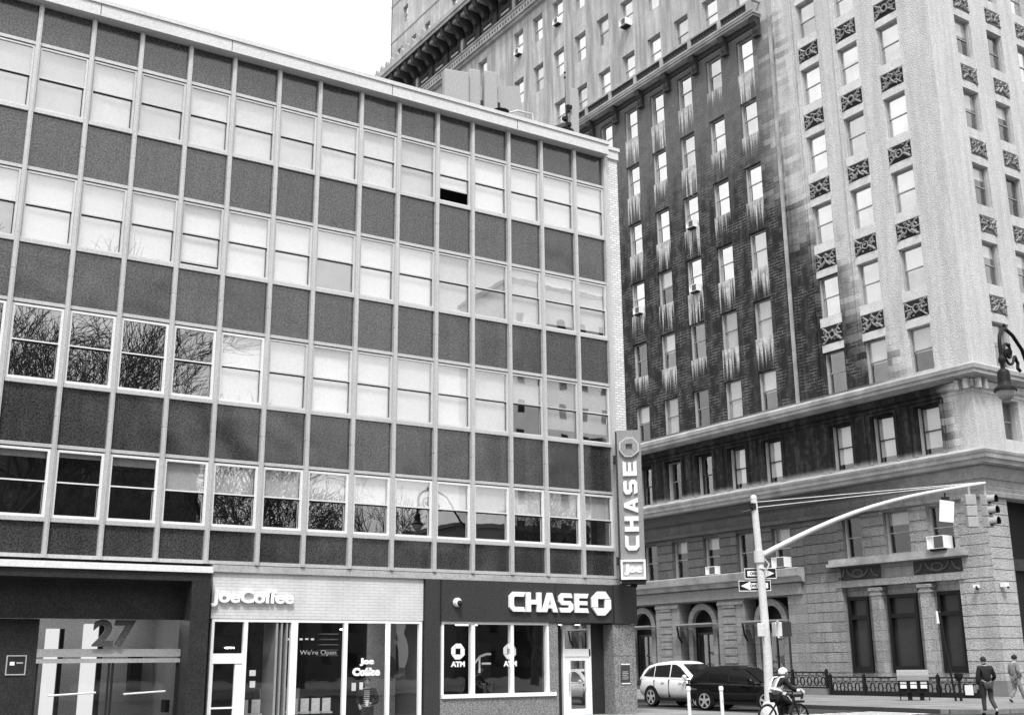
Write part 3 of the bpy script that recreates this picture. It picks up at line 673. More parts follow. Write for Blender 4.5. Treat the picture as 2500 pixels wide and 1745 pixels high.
# ---- windows
rnd = random.Random(3)
M_bstrip = plain('glass_block', .75, .2)
nwin = 0; SMALL = MB(); SMALLG = MB()
def put_window(h, face, small=False):
    global nwin
    a, b, z0, z1, dp, kind, k = h
    P = (lambda u, d, z: (d, u, z)) if face == 0 else (lambda u, d, z: (u, d, z))
    def bx(m, u0, u1, d0, d1, za, zb):
        if face == 0: m.box(d0, d1, u0, u1, za, zb)
        else: m.box(u0, u1, d0, d1, za, zb)
    d = dp-.08; w = b-a; zm = (z0+z1)/2; fr = .075
    m = SMALL if small else MB()
    bx(m, a, a+fr, d, dp+.02, z0, z1); bx(m, b-fr, b, d, dp+.02, z0, z1); bx(m, a+fr, b-fr, d, dp+.02, z1-fr, z1); bx(m, a+fr, b-fr, d, dp+.02, z0, z0+fr)
    bx(m, a+fr, b-fr, d+.015, dp, zm-.025, zm+.025)
    g = SMALLG if small else MB()
    for za, zb, dd in ((z0+fr, zm-.025, .055), (zm+.025, z1-fr, .03)):
        g.quad(P(a+fr, d+dd, za), P(b-fr, d+dd, za), P(b-fr, d+dd, zb), P(a+fr, d+dd, zb))
    if small: return
    low_dark = (kind == 'shaft' and k < 1) or kind == 'second'
    o = m.build('window', (M_sashd if kind == 'attic' and face == 0 and rnd.random() < .7 else M_sash), B)
    # outer blind stop / lining standing in the reveal, light on the far jamb
    if kind in ('shaft', 'attic', 'second'):
        l = MB(); bx(l, b-.05, b, .12 if kind == 'shaft' else .2, d, z0, z1-.02); l.build('lining', M_reveal, o)
    lowrow = kind == 'shaft' and ((face == 0 and a > 9 and k <= 1) or (face == 0 and k == 0))
    dk = kind == 'shaft' and k < 4 and rnd.random() < .3
    g.build('glass', M_glassLow if kind == 'second' else M_glassBd if dk else M_glassBd if (lowrow or kind in ('attic', 'second')) or face == 1 else M_glassB, o)
    # blinds behind the glass
    r = rnd.random(); fz = None
    if kind == 'shaft': fz = (0, .45, .55, 1.0, 1.0)[int(r*5)] if (k < 3) else (0, .4, .5)[int(r*3)]
    if kind == 'attic' and face == 0: fz = .88 if (a < 15) else 0
    if kind == 'second': fz = (0, .3)[int(r*2)]
    if face == 1 and kind == 'shaft': fz = (0, .3, .4)[int(r*3)]
    if fz:
        q = MB(); zb_ = z1-fr-(z1-z0-2*fr)*fz; q.quad(P(a+fr, d+.09, zb_), P(b-fr, d+.09, zb_), P(b-fr, d+.09, z1-fr), P(a+fr, d+.09, z1-fr))
        q.build('blind', M_blind if kind == 'attic' or r < .6 else M_blind2, o)
    nwin += 1
M_glassLow = glass_mat('old_dark_glass', .03, .15, .01)
M_glassBd = glass_mat('old_dim_glass', .16, .15, .03)
for h in HOLES1:
    if h[5] in ('bay', 'arch'): continue
    small = (h[6] == 8) or h[5] == 'tiny' or (h[5] == 'shaft' and h[6] == 7 and h[0] > 33)
    if h[5] == 'shaft' and h[6] < 5 and h[0] > 22.5: small = True
    put_window(h, 0, small)
for h in HOLES2:
    if h[5] == 'porch': continue
    put_window(h, 1, h[0] > 7)
sm = tag(SMALL.build('far_windows', M_sash, B), kind='stuff')
tag(SMALLG.build('glass', M_glassB, sm), kind='stuff')

# ---- cornices swept round the corner
def cornice(name, prof, mat, smax=55.5, tmax=30, s0=None):
    m = MB(); n = len(prof)
    for i in range(n):
        (o0, z0), (o1, z1) = prof[i], prof[(i+1) % n]
        a = -o0 if s0 is None else s0; b = -o1 if s0 is None else s0
        m.quad((-o0, a, z0), (-o0, smax, z0), (-o1, smax, z1), (-o1, b, z1))
        if s0 is None: m.quad((-o0, -o0, z0), (tmax, -o0, z0), (tmax, -o1, z1), (-o1, -o1, z1))
    if s0 is not None: m.quad(*[(-o, s0, z) for o, z in prof])
    return m.build(name, mat, B)
cornice('cornice', [(.02, 13.0), (.12, 13.05), (.14, 13.32), (-.02, 13.32)], M_bstone)
cornice('cornice', [(-.02, 13.33), (.30, 13.42), (.56, 13.50), (.56, 13.66), (.62, 13.68), (.64, 13.86), (.50, 13.98), (-.02, 14.12)], M_ledge)
cornice('cornice', [(.0, 12.80), (.05, 12.82), (.05, 12.92), (.0, 12.94)], M_bstone)
cornice('cornice', [(-.02, 8.22), (.18, 8.25), (.22, 8.42), (.14, 8.46), (.20, 8.62), (.12, 8.66), (.16, 8.86), (-.02, 8.90)], M_bbase)
cornice('cornice', [(-.02, 9.0), (.05, 9.02), (.16, 9.3), (.30, 9.42), (.30, 9.52), (-.02, 9.52)], M_bstone)
cornice('cornice', [(-.02, 9.53), (.70, 9.56), (.72, 9.72), (.80, 9.76), (.82, 9.90), (.86, 9.98), (.88, 10.08), (.70, 10.16), (-.02, 10.36)], M_ledge)
# belt over the arches
cornice('cornice', [(-.02, 5.30), (.20, 5.36), (.28, 5.55), (.50, 5.62), (.55, 5.98), (.40, 6.03), (-.02, 6.04)], M_ledge, 55.5, 0, 10.25)
m = MB(); m.box(-.14, 0, 10.45, 55, 4.75, 5.28); m.build('frieze', M_bstone, B)
# sill and carved band over the tall windows
m = MB(); m.box(-.34, 0, 1.05, 8.6, 5.86, 6.0); m.box(-.26, 0, 1.15, 8.5, 6.003, 6.2); m.build('sill_course', M_ledge, B)
m = MB(); m.box(-.10, 0, 1.35, 8.3, 4.89, 5.20); m.build('lintel', M_bbase, B)
def relief(parent_frame, name, u0, u1, z0, z1, face, seed, mat_bg, mat_fg, d=.06):
    """carved panel: dark sunk field with raised scrolls"""
    rr = random.Random(seed)
    P = (lambda u, z, q: (-q, u, z)) if face == 0 else (lambda u, z, q: (u, -q, z))
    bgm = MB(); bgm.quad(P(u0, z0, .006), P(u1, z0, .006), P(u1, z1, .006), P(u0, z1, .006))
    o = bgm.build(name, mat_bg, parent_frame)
    m = MB(); cx, cz = (u0+u1)/2, (z0+z1)/2; w, h = (u1-u0)/2, (z1-z0)/2
    def stroke(pts, r):
        j = rr.uniform(-.05, .05); q_ = rr.uniform(-.06, .06)
        m.tube([P(cx+(x+j+rr.uniform(-.03, .03))*w, cz+(y+q_+rr.uniform(-.03, .03))*h, .03) for x, y in pts], r*rr.uniform(.9, 1.7), 6)
    if seed % 2: stroke([(.28*math.cos(a*.6283), .42*math.sin(a*.6283)) for a in range(11)], .035)
    else:
        stroke([(-.5, -.75), (-.15, -.35), (0, .1), (.15, -.35), (.5, -.75)], .04); stroke([(-.25, .35), (0, .6), (.25, .35), (0, .15), (-.25, .35)], .035)
    for sx in (-1, 1):
        for sy in (-1, 1):
            stroke([(sx*.30, sy*.25), (sx*.55, sy*.45), (sx*.78, sy*.80), (sx*.92, sy*.86)], .04)
            stroke([(sx*(.62+.16*math.cos(a)), sy*(.30+.24*math.sin(a))) for a in (0, 1, 2, 3, 4, 5)], .028)
        stroke([(sx*.45, 0), (sx*.7, .08*rr.uniform(-1, 1)), (sx*.93, 0)], .035)
    for q_ in range(9): a_, b_ = rr.uniform(-.85, .85), rr.uniform(-.8, .8); m.tube([P(cx+a_*w, cz+b_*h, .0), P(cx+(a_+.05)*w, cz+b_*h, .06)], rr.uniform(.03, .06), 6)
    m.build('carving', mat_fg, o); return o
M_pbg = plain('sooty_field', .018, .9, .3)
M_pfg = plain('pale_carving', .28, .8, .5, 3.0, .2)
pan = 0
for k in range(6):
    z0 = ROWT[k]+.42
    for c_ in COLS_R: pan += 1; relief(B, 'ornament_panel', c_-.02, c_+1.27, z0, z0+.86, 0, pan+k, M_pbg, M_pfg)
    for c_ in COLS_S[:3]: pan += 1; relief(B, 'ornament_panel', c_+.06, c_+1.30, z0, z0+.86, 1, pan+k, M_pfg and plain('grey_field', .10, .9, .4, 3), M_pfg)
# pale sills above each panel and lintels below
for k in range(6):
    m = MB()
    for c_ in COLS_R: m.box(-.02, 0, c_-.06, c_+1.31, ROWT[k]+1.31, ROWT[k]+1.78); m.box(-.012, 0, c_-.06, c_+1.31, ROWT[k]+.02, ROWT[k]+.40)
    tag(m.build('lintel_blocks', plain('pale_lintel_stone', .58, .85, .3, 1.5, .2), B), kind='stuff')
# vertical pilaster strips between the sections
for (a, b, q) in ((9.72, 9.9, .10), (9.42, 9.56, .07), (8.06, 8.14, .08), (8.28, 8.34, .05), (5.60, 5.67, .07), (6.54, 6.60, .05)):
    m = MB(); m.box(-q, 0, a, b, 14.13, 60 if a > 9 else 58); m.build('pilaster_strip', M_ledge if a > 9.6 else M_bwall, B)
# attic pilasters and window casings
for h in HOLES1:
    if h[5] != 'attic': continue
    a, b, z0, z1 = h[:4]
    m = MB(); m.box(-.08, 0, a-.20, a-.05, z0-.05, z1+.12); m.box(-.08, 0, b+.05, b+.20, z0-.05, z1+.12); m.box(-.08, 0, a-.05, b+.05, z1+.03, z1+.12); m.build('casing', M_bstone, B)
for u in (8.35, 3.58, 6.05, 13.0+.10, 15.52+.1, 18.05+.1, 20.6+.1):
    m = MB(); m.box(-.05, 0, u-.22, u+.22, 10.36, 12.79); m.build('pilaster', M_bstone, B)
# ---- brackets of the upper cornice corner
for (x, y) in ((-.3, .5), (-.3, .05), (.5, -.3), (.05, -.3)):
    m = MB(); m.box(x-.1, x+.1, y-.1, y+.1, 12.9, 13.32); m.build('bracket', M_ledge, B)
# ---- balcony with brackets
BS0, BS1 = 10.0, 55.5
BS0 = 10.4
m = MB(); m.box(-.62, 0, BS0, BS1, 36.58, 36.72); m.box(-.54, 0, BS0+.08, BS1, 36.44, 36.577); m.box(-.66, -.5, BS0, BS1, 36.723, 36.84); m.build('balcony_slab', M_ledge, B)
m = MB(); m.box(-.12, -.0, BS0+.1, BS1, 36.1, 36.437); m.build('balcony_frieze', M_sootshade, B)
m = MB(); m.box(-.62, -.48, BS0, BS1, 37.34, 37.46); m.box(-.62, .0, BS0, BS0+.14, 37.345, 37.455); m.build('balcony_rail', M_ledge, B)
BP = [10.48]+[12.72+2.525*n for n in range(16)]
for i, y in enumerate(BP):
    y += .4*(i > 0)
    m = MB(); m.box(-.63, -.47, y-(.0 if i == 0 else .13), y+(.45 if i == 0 else .13), 36.843, 37.337); m.build('balcony_post', M_ledge, B)
m = MB()
for i in range(len(BP)-1):
    y0, y1 = BP[i]+(.45 if i == 0 else .53), BP[i+1]+.27
    n_ = 9
    for q in range(n_):
        yy = y0+(y1-y0)*(q+.5)/n_; m.tube([(-.56, yy-.09, 36.85), (-.56, yy+.05, 37.1), (-.56, yy-.09, 37.33)], .03, 5)
m.box(-.53, -.50, BS0+.5, BS1, 36.845, 37.335)
tag(m.build('balcony_scrollwork', M_sootshade, B), kind='stuff')
for n in range(14):
    y = 10.70+2.513*n
    m = MB(); m.prism([(-.5, 36.43), (-.125, 36.43), (-.01, 36.05), (-.01, 35.45), (-.20, 35.40), (-.30, 35.65), (-.26, 35.9), (-.46, 36.1)], 'y', y-.18, y+.18); m.box(-.30, -.01, y-.22, y+.22, 35.30, 35.397)
    b = m.build('bracket', M_sootshade, B)
# ---- top belt, frieze and cornice
m = MB(); m.box(-.42, 0, 27, 55.5, 48.72, 49.36); m.box(-.5, 0, 27, 55.5, 49.363, 49.46); m.box(-.25, 0, 27, 55.5, 48.5, 48.717); m.build('belt_course', M_ledge, B)
m = MB()
for n in range(74): m.box(-.44, -.42, 27.2+n*.38, 27.36+n*.38, 48.9, 49.1)
tag(m.build('belt_rosettes', M_cshade, B), kind='stuff')
m = MB(); m.box(-1.55, 0, 26, 55.9, 52.25, 52.55); m.box(-1.65, 0, 26, 56.0, 52.553, 52.95); m.box(-1.2, 0, 26, 55.7, 51.95, 52.247); m.build('top_cornice', M_ledge, B)
m = MB(); m.quad((-1.5, 26, 52.247), (-.02, 26, 52.247), (-.02, 55.5, 52.247), (-1.5, 55.5, 52.247)); m.build('soffit', M_sootshade, B)  # dark sheet: shade under the top cornice put into its colour
for n in range(12):
    y = 27.4+2.525*n
    m = MB(); m.box(-.16, 0, y-.18, y+.18, 49.47, 51.0); m.build('frieze_pier', M_ledge if n % 3 == 0 else M_sootshade, B)
    for q in (-.0, 1.26):
        m = MB(); m.prism([(-1.45, 52.2), (-.1, 52.2), (-.1, 51.0), (-.5, 50.95), (-.7, 51.3), (-1.3, 51.6)], 'y', y+q-.2, y+q+.2); m.build('bracket', M_sootshade, B)
    o_ = MB(); o_.box(-.05, 0, y+.35, y+2.15, 49.6, 50.9); o_ = o_.build('frieze_panel', M_sootshade, B)
    for i in range(3):
        m = MB(); m.box(-.12, -.05, y+.7, y+1.8, 49.75+.38*i, 49.92+.38*i); m.build('slat', M_reveal if i % 2 else M_sootshade, o_)
# cresting on the cornice
for n in range(10):
    y = 47.0+.95*n
    m = MB(); m.prism([(y-.3, 52.96), (y+.3, 52.96), (y+.25, 53.5), (y+.05, 53.95), (y-.2, 53.6)], 'x', -1.4, -1.1); m.build('cresting', plain('cresting_stone', .32, .8, .4, 3), B)
for z in (56.9, 60.7):
    m = MB(); m.box(-.05, 0, 36, 55.5, z, z+.12); m.build('string_course', M_ledge, B)
# ---- rusticated courses on the base
def courses(face, u0, u1, z0, z1, holes, mat, pitch=.462, q=.045, seed=1):
    rr = random.Random(seed); m = MB(); z = z0
    while z < z1-.1:
        zb = min(z+pitch-.035, z1); u = u0; off = rr.uniform(0, .8)
        segs = [(u0, u1)]
        for h in holes:
            if h[2] < zb-.02 and h[3] > z+.02:
                ns = []
                for a, b in segs:
                    if h[1] <= a or h[0] >= b: ns.append((a, b)); continue
                    if h[0] > a: ns.append((a, h[0]))
                    if h[1] < b: ns.append((h[1], b))
                segs = ns
        for a, b in segs:
            if b-a > .08:
                if face == 0: m.box(-q, 0, a, b, z, zb)
                else: m.box(a, b, -q, 0, z, zb)
        z += pitch
    return m.build('stone_courses', mat, B)
courses(0, -.045, 8.0, .13, 4.86, HOLES1, M_bbase)
courses(0, 8.0, 10.2, .13, 8.2, HOLES1, M_bbase)
courses(0, -.045, 1.4, 4.9, 8.2, HOLES1, M_bbase)
courses(0, 1.4, 8.0, 6.2, 8.2, HOLES1, M_bbase)
courses(0, 10.2, 24, 6.1, 8.2, HOLES1, M_bbase)
courses(1, -.044, 1.44, .13, 8.2, [], M_bbase, q=.044)
for n in range(5):
    m = MB(); u = 14.9+5.0*n
    for z in [0.3+.40*i for i in range(11)]: m.box(-.07, 0, u+.25, u+1.15, z, z+.33)
    m.build('pier_courses', M_bbase, B)
# ---- tall window bay with columns
for (a, b) in ((6.75, 7.9), (4.07, 5.66), (1.8, 3.0)):
    w = MB(); D = .40
    w.box(D-.22, D+.05, a, a+.14, 1.05, 4.46); w.box(D-.22, D+.05, b-.14, b, 1.05, 4.46); w.box(D-.22, D+.05, a+.14, b-.14, 1.05, 1.32); w.box(D-.22, D+.05, a+.14, b-.14, 4.30, 4.46); w.box(D-.20, D+.05, a+.14, b-.14, 3.42, 3.60)
    w = w.build('tall_window', M_blk, B)
    g = MB(); g.quad((D-.02, a+.14, 1.3), (D-.02, b-.14, 1.3), (D-.02, b-.14, 4.3), (D-.02, a+.14, 4.3)); g.build('glass', plain('shaded_pane', .035, .25, .25, 2, .3), w)
m = MB(); m.box(.30, .42, 1.66, 1.8, .8, 4.88); m.box(.30, .42, 3.0, 4.07, .8, 4.88); m.box(.30, .42, 5.66, 6.75, .8, 4.88); m.box(.30, .42, 7.9, 7.99, .8, 4.88); m.box(.30, .42, 1.8, 7.9, 4.46, 4.88); m.box(.25, .42, 1.66, 7.99, .8, 1.05); m.build('window_surround', M_bbase, B)
for u in (3.43, 6.08):
    c_ = MB(); c_.box(-.02, .28, u-.27, u+.27, .82, 4.45); c_ = c_.build('column', M_bbase, B)
    m = MB(); m.box(-.06, .30, u-.33, u+.33, 4.453, 4.54); m.box(-.04, .29, u-.29, u+.29, 4.543, 4.66); m.box(-.09, .31, u-.38, u+.38, 4.663, 4.80); m.build('capital', M_bbase, c_)
# carved reliefs above
for (a, b) in ((1.4, 3.9), (5.7, 8.25)):
    o_ = MB(); o_.box(-.03, 0, a, b, 5.21, 5.80); o_ = o_.build('relief', M_sootshade, B)
    m = MB(); cy = (a+b)/2
    m.tube([(-.05, cy-.6*math.cos(t*math.pi/10), 5.74-.42*math.sin(t*math.pi/10)) for t in range(11)], .05, 6)
    m.tube([(-.05, cy+.28*math.cos(t*math.pi/6), 5.5+.16*math.sin(t*math.pi/6)) for t in range(13)], .05, 6)
    for s_ in (-1, 1): m.tube([(-.05, cy+s_*.75, 5.7), (-.05, cy+s_*.9, 5.4), (-.05, cy+s_*1.15, 5.3)], .05, 6)
    m.build('carving', M_cshade, o_)
# ---- arched shopfronts
for n in range(4):
    s0, s1 = 11.47+5.0*n, 14.5+5.0*n; cy = (s0+s1)/2
    ar = MB(); N = 14
    for i in range(N):
        t0, t1 = math.pi*i/N, math.pi*(i+1)/N; ro, ri = 1.12, .80; zc = 3.52
        q = [(cy+ro*math.cos(t0), zc+ro*math.sin(t0)), (cy+ro*math.cos(t1), zc+ro*math.sin(t1)), (cy+ri*math.cos(t1), zc+ri*math.sin(t1)), (cy+ri*math.cos(t0), zc+ri*math.sin(t0))]
        ar.prism(q, 'x', .25, .50)
    ar.build('arch', M_bbase, B)
    for u in (cy-.96, cy+.96):
        m = MB(); m.box(.25, .5, u-.16, u+.16, .13, 3.50); m.build('arch_pier', M_bbase, B)
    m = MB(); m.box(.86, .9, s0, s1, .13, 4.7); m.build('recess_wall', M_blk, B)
    d = MB()
    for u in (cy-.78, cy-.04, cy+.70): d.box(.62, .7, u, u+.08, .13, 3.0)
    d.box(.62, .7, cy-.78, cy+.78, 3.0, 3.12); d.box(.62, .7, cy-.70, cy+.70, 1.0, 1.08); d = d.build('shop_door', M_sashd, B)
    g = MB(); g.quad((.66, cy-.7, .3), (.66, cy+.7, .3), (.66, cy+.7, 3.0), (.66, cy-.7, 3.0)); g.build('glass', M_glassBd, d)
    aw = MB(); aw.box(-.55, -.42, s0+.05, s1-.05, 3.50, 3.58); aw.box(-.42, .2, s0+.05, s0+.12, 3.5, 3.56); aw.box(-.42, .2, s1-.12, s1-.05, 3.5, 3.56)
    aw.quad((-.5, s0+.1, 3.49), (.2, s0+.1, 3.40), (.2, s1-.1, 3.40), (-.5, s1-.1, 3.49)); aw.build('awning', plain('awning_grey', .30, .7, .2), B)
    m = MB(); m.tube([(-.3, s1-.1, 3.45), (-.15, s1-.05, 2.9), (.1, s1, 2.6)], .05, 6); m.build('awning_arm', M_blk, B)
    m = MB(); m.box(-.08, 0, s1+.05, s1+1.9, .13, .5); m.box(-.10, .0, s1+.02, s1+1.93, 4.45, 4.6); m.build('pier_trim', M_bbase, B)
# avenue front porch: dark shop openings under the cornice
for c_ in (2.1, 7.3):
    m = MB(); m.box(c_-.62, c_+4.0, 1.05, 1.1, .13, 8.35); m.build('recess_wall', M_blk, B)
    m = MB(); m.box(c_-.3, c_+3.6, .8, .9, 5.3, 5.8); m.box(c_-.62, c_-.1, .6, 1.05, .13, 8.3); m.box(c_+.5, c_+.7, .8, .95, .13, 5.3); m.build('shop_frame', M_sootshade, B)
def on_b(u, d, z, face=0):   # point on the building in world space
    p = Vector((-d, u, z)) if face == 0 else Vector((u, -d, z))
    return Matrix.Translation((21.060236, 1.943089, 0)) @ Matrix.Rotation(0.0319039, 4, 'Z') @ p
# ---- air conditioners
def ac(u, z, lab, w=.62, h=.42, d=.40, seed=0):
    p = on_b(u, 0, z); o = empty('air_conditioner', p, 0.0319039, lab, 'air conditioner', 'window air conditioners')
    m = MB(); m.box(-d, .15, -w/2, w/2, 0, .03); m.box(-d, .15, -w/2, w/2, h-.03, h); m.box(-d, .15, -w/2, -w/2+.03, .03, h-.03); m.box(-d, .15, w/2-.03, w/2, .03, h-.03); m.box(-d+.06, .15, -w/2+.03, w/2-.03, .03, h-.03); m.build('case', M_blind, o)
    m = MB(); m.box(-d-.01, -d+.06, -w/2+.03, .06, .035, h-.035); m.build('grille', plain('ac_grille', .10, .7), o)
    m = MB(); m.box(-d-.01, -d+.06, .075, .10, .03, h-.03); m.build('divider', M_blind, o)
    m = MB(); m.box(-d*.8, .1, -w/2+.05, w/2-.05, -.08, -.003); m.build('support', M_blk, o)
ac(2.3, 6.22, 'large pale air conditioner in the second floor window nearest the street corner', .85, .55, .5)
ac(11.5, 6.08, 'air conditioner with dark side grille just right of the traffic signal pole', .85, .5, .5)
ac(16.5, 6.07, 'small air conditioner on the light ledge left of the one way signs', .75, .42, .35)
ac(16.75, ROWT[3]-WH, 'air conditioner in a sooty wall window, third column from the right, upper one of two', .6, .4, .3)
ac(16.75, ROWT[2]-WH, 'air conditioner in a sooty wall window, third column from the right, lower one of two', .6, .4, .3)
ac(21.8, ROWT[2]-WH, 'air conditioner low in the sooty window beside the white brick edge', .6, .4, .3)
ac(21.85, ROWT[7]-WH, 'air conditioner jutting from a pale upper window above the balcony', .65, .45, .5)
ac(29.4, ROWT[8]-WH, 'tiny air conditioner high up left of the top cornice belt', .6, .4, .35)
ac(34.4, ROWT[8]-WH, 'tiny air conditioner under the belt nearest the roof antennas', .6, .4, .35)
# wall mounted things near the corner
for i, (u, z) in enumerate(((.75, 4.53), (-.0, 4.53))):
    o = empty('security_camera', on_b(u if i == 0 else .35, .06, z, 0 if i == 0 else 1), .03, ('small bracket camera on the corner pier with a black cable', 'white twin floodlight camera on the corner pier edge')[i], 'camera')
    m = MB(); m.box(-.22, -.02, -.09, .09, -.06, .08) if i == 0 else m.box(-.12, .14, -.26, -.02, -.06, .12); m.build('housing', M_letter, o)
    m = MB(); m.tube([(-.2, -.05, -.02), (-.26, -.12, -.12)], .05, 8) if i == 0 else m.tube([(.06, -.2, -.02), (.06, -.28, -.1)], .05, 8); m.build('lens', M_blk, o)
# ================= surroundings behind the camera (mirrored by the glass) =================
def bare_tree(name, loc, H, lab, seed, spread=1.0, levels=6):
    rr = random.Random(seed); root = empty('bare_tree', loc, 0, lab, 'tree', 'bare park trees opposite the office block')
    tr = MB(); br = MB(); M_ = plain('bark', .05, .9, .4, 3)
    def grow(p, d, L, r, lev):
        m = tr if lev == 0 else br
        pts = [p]; q = p.copy(); dd = d.copy()
        for i in range(3):
            dd = (dd+Vector((rr.uniform(-.16, .16), rr.uniform(-.16, .16), rr.uniform(-.02, .12)))).normalized(); q = q+dd*L/3; pts.append(q.copy())
        r2 = r*.62
        m.tube(pts, [r, r*.87, r*.75, r2], 6 if lev < 2 else 3, cap=False)
        if lev >= levels: return
        n = 4 if lev in (1, 2) else 3 if lev < 3 else 4
        for k in range(n+(1 if lev == 0 else 0)):
            a = rr.uniform(0, 6.283); tilt = rr.uniform(.35, .85)*spread
            ax = dd.orthogonal().normalized(); ax.rotate(Matrix.Rotation(a, 3, dd)); nd = (dd*math.cos(tilt)+ax*math.sin(tilt)).normalized()
            at = pts[rr.choice((1, 2, 3, 3))]
            grow(at, nd, L*rr.uniform(.62, .82), max(r2*rr.uniform(.6, .8), .020), lev+1)
    grow(Vector((0, 0, 0)), Vector((0, 0, 1)), H*.34, H*.026, 0)
    tr.build('trunk', M_, root); br.build('branches', M_, root)
T = [(-13, -41, 27, 'tall bare tree mirrored in the leftmost windows'), (-7.5, -43, 27, 'tall bare tree mirrored in the third floor windows left of centre'),
     (-1.0, -40, 20, 'wide bare tree mirrored at the edge of the sky reflection'), (-20, -46, 27, 'tall bare tree mirrored low on the left side'),
     (8, -46, 17, 'small bare tree mirrored in the first floor panes at centre'), (17, -43, 17, 'small bare tree mirrored in the first floor panes right of centre'),
     (26, -45, 16.5, 'small bare tree mirrored in the first floor panes at the right end'), (36, -47, 17, 'bare tree mirrored beside the vertical sign')]
for i, (x, y, h, lab) in enumerate(T):
    bare_tree('bare_tree', (x, y, .1), h, lab, 40+i, 1.0, 6 if h > 18 else 5)
def backdrop(x0, x1, y, h, lab, seed, v):
    o = empty('park_building', (x0, y, 0), 0, lab, 'building', 'buildings beyond the park')
    rr = random.Random(seed); m = MB(); m.box(0, x1-x0, -12, 0, 0, h); m.build('wall', plain('far_wall_%d' % seed, v, .85, .2, .6), o)
    m = MB(); m.box(-.3, x1-x0+.3, -12.3, .2, h, h+.5); m.build('cornice', M_ledge if v > .5 else M_cshade, o)
    m = MB(); nx = int((x1-x0)/3)
    for i in range(nx):
        for k in range(int(h/3.6)):
            m.box(i*3+.9, i*3+1.9, .0, .05, 1.4+k*3.5, 3.0+k*3.5)
    tag(m.build('windows', M_blk, o), kind='stuff')
backdrop(-90, -42, -80, 26, 'dark brick building mirrored far left in the shop glass', 1, .10)
backdrop(-41, 15, -95, 27, 'broad dark building behind the park mirrored in the lower left panels', 2, .05)
backdrop(16, 38, -92, 11, 'low pale building behind the park mirrored in the coffee shop glass', 3, .14)
backdrop(39, 90, -80, 16, 'grey building mirrored in the bank window', 4, .12)

backdrop(46, 76, -80, 45, 'tall pale tower mirrored in the upper right office windows', 5, .80)
# ================= STREET OBJECTS =================
# ---- traffic signal pole with curved arm
PX, PY = 2.72, -3.46
sp = empty('traffic_signal_pole', (PX, PY, .13), 0, 'pale steel traffic signal pole with long curved mast arm at the street corner', 'signal pole')
def L3(p): return (p[0]-PX, p[1]-PY, p[2]-.13)
lean = [(-.02, .03, 0), (.02, 0, 1.6), (-.03, .03, 4.5), (-.075, .06, 6.12)]
m = MB(); m.tube(lean, [.135, .125, .105, .095], 16); m.tube([(-.075, .06, 6.12), (-.076, .06, 6.2), (-.076, .06, 6.24)], [.105, .09, .03], 14); m.build('pole', M_galv, sp, smooth=True)
m = MB(); m.tube([(-.02, .03, -.0), (-.02, .03, .16), (-.02, .03, .28), (-.02, .03, .36)], [.26, .24, .18, .135], 16); m.build('base', M_galv, sp, smooth=True)
AE = Vector(L3((8.9, -6.8, 6.72))); A0 = Vector((-.03, .03, 4.42))
ap = [A0+(AE-A0)*t+Vector((0, 0, 1))*(.42*math.sin(math.pi*t)*(1-t*.2)) for t in [i/12 for i in range(13)]]
m = MB(); m.tube(ap, .085, 12, r1=.045); m.build('mast_arm', M_galv, sp, smooth=True)
m = MB(); m.tube([(-.035, .03, 4.25), (-.035, .03, 4.6)], .15, 14); m.tube([(.1, -.05, 4.36), (.2, -.12, 4.2), (.12, -.1, 4.05)], .02, 6); m.tube([(0, 0, 4.05), (0.01, 0, 4.1)], .135, 14); m.build('clamp', M_galv, sp)
m = MB(); m.box(-.22, -.1, -.05, .1, 5.8, 5.98); m.tube([(-.1, 0, 5.8), (-.45, .2, 5.72)], .02, 6); m.build('wire_bracket', M_dark, sp)
for z, w in ((6.02, 0), (5.86, .5)):
    m = MB(); m.tube([(-.05, .05, z), ((AE.x)*.98, AE.y*.98, AE.z+.02-w*.02)], .013, 5); m.build('guy_wire', M_galv, sp)
def signal_head(loc, rz, lab, visor=True):
    o = empty('traffic_signal', loc, rz, lab, 'traffic signal')     # local -y = face
    M_sig = plain('signal_yellow_grey', .40, .5, .1, 3)
    for i in range(3):
        z = -.33*i
        m = MB(); m.box(-.16, .16, 0, .2, z-.155, z+.155); s_ = m.build('section', M_sig, o, bevel=.015)
        m = MB()
        pts = [(math.cos(a)*.14, math.sin(a)*.14) for a in [R(-30)+R(240)*k/12 for k in range(13)]]
        for k in range(12):
            (x0, z0), (x1, z1) = pts[k], pts[k+1]
            m.quad((x0, 0, z+z0), (x1, 0, z+z1), (x1, -.24, z+z1), (x0, -.24, z+z0))
        m.build('visor', M_sig, s_)
        m = MB()
        for k in range(12):
            (x0, z0), (x1, z1) = pts[k], pts[k+1]
            m.quad((x0*.95, -.01, z+z0*.95), (x1*.95, -.01, z+z1*.95), (x1*.95, -.238, z+z1*.95), (x0*.95, -.238, z+z0*.95))
        m.build('visor_lining', M_blk, s_)
        m = MB(); m.disc((0, -.005, z), (0, -1, 0), .125); m.build('lens', M_blk, s_)
    m = MB(); m.tube([(0, .1, .155), (0, .1, .42)], .035, 8); m.build('hanger', M_sig, o)
    return o
signal_head((8.98, -6.80, 6.22), R(8), 'three section traffic signal at the arm end with visors facing the avenue')
signal_head((8.42, -6.50, 6.20), R(150), 'three section traffic signal seen from behind beside the white sign plate')
o = empty('sign_plate', (7.78, -6.18, 5.93), R(-48), 'blank white rectangular sign plate hanging from the mast arm', 'sign')
m = MB(); m.prism([(-.24, -.34), (.16, -.40), (.24, .22), (-.16, .30)], 'y', 0, .02); m.build('plate', M_letter, o)
m = MB(); m.tube([(0, .05, .25), (0, .05, .5)], .03, 6); m.box(-.12, .12, .02, .1, .28, .38); m.build('bracket', M_dark, o)
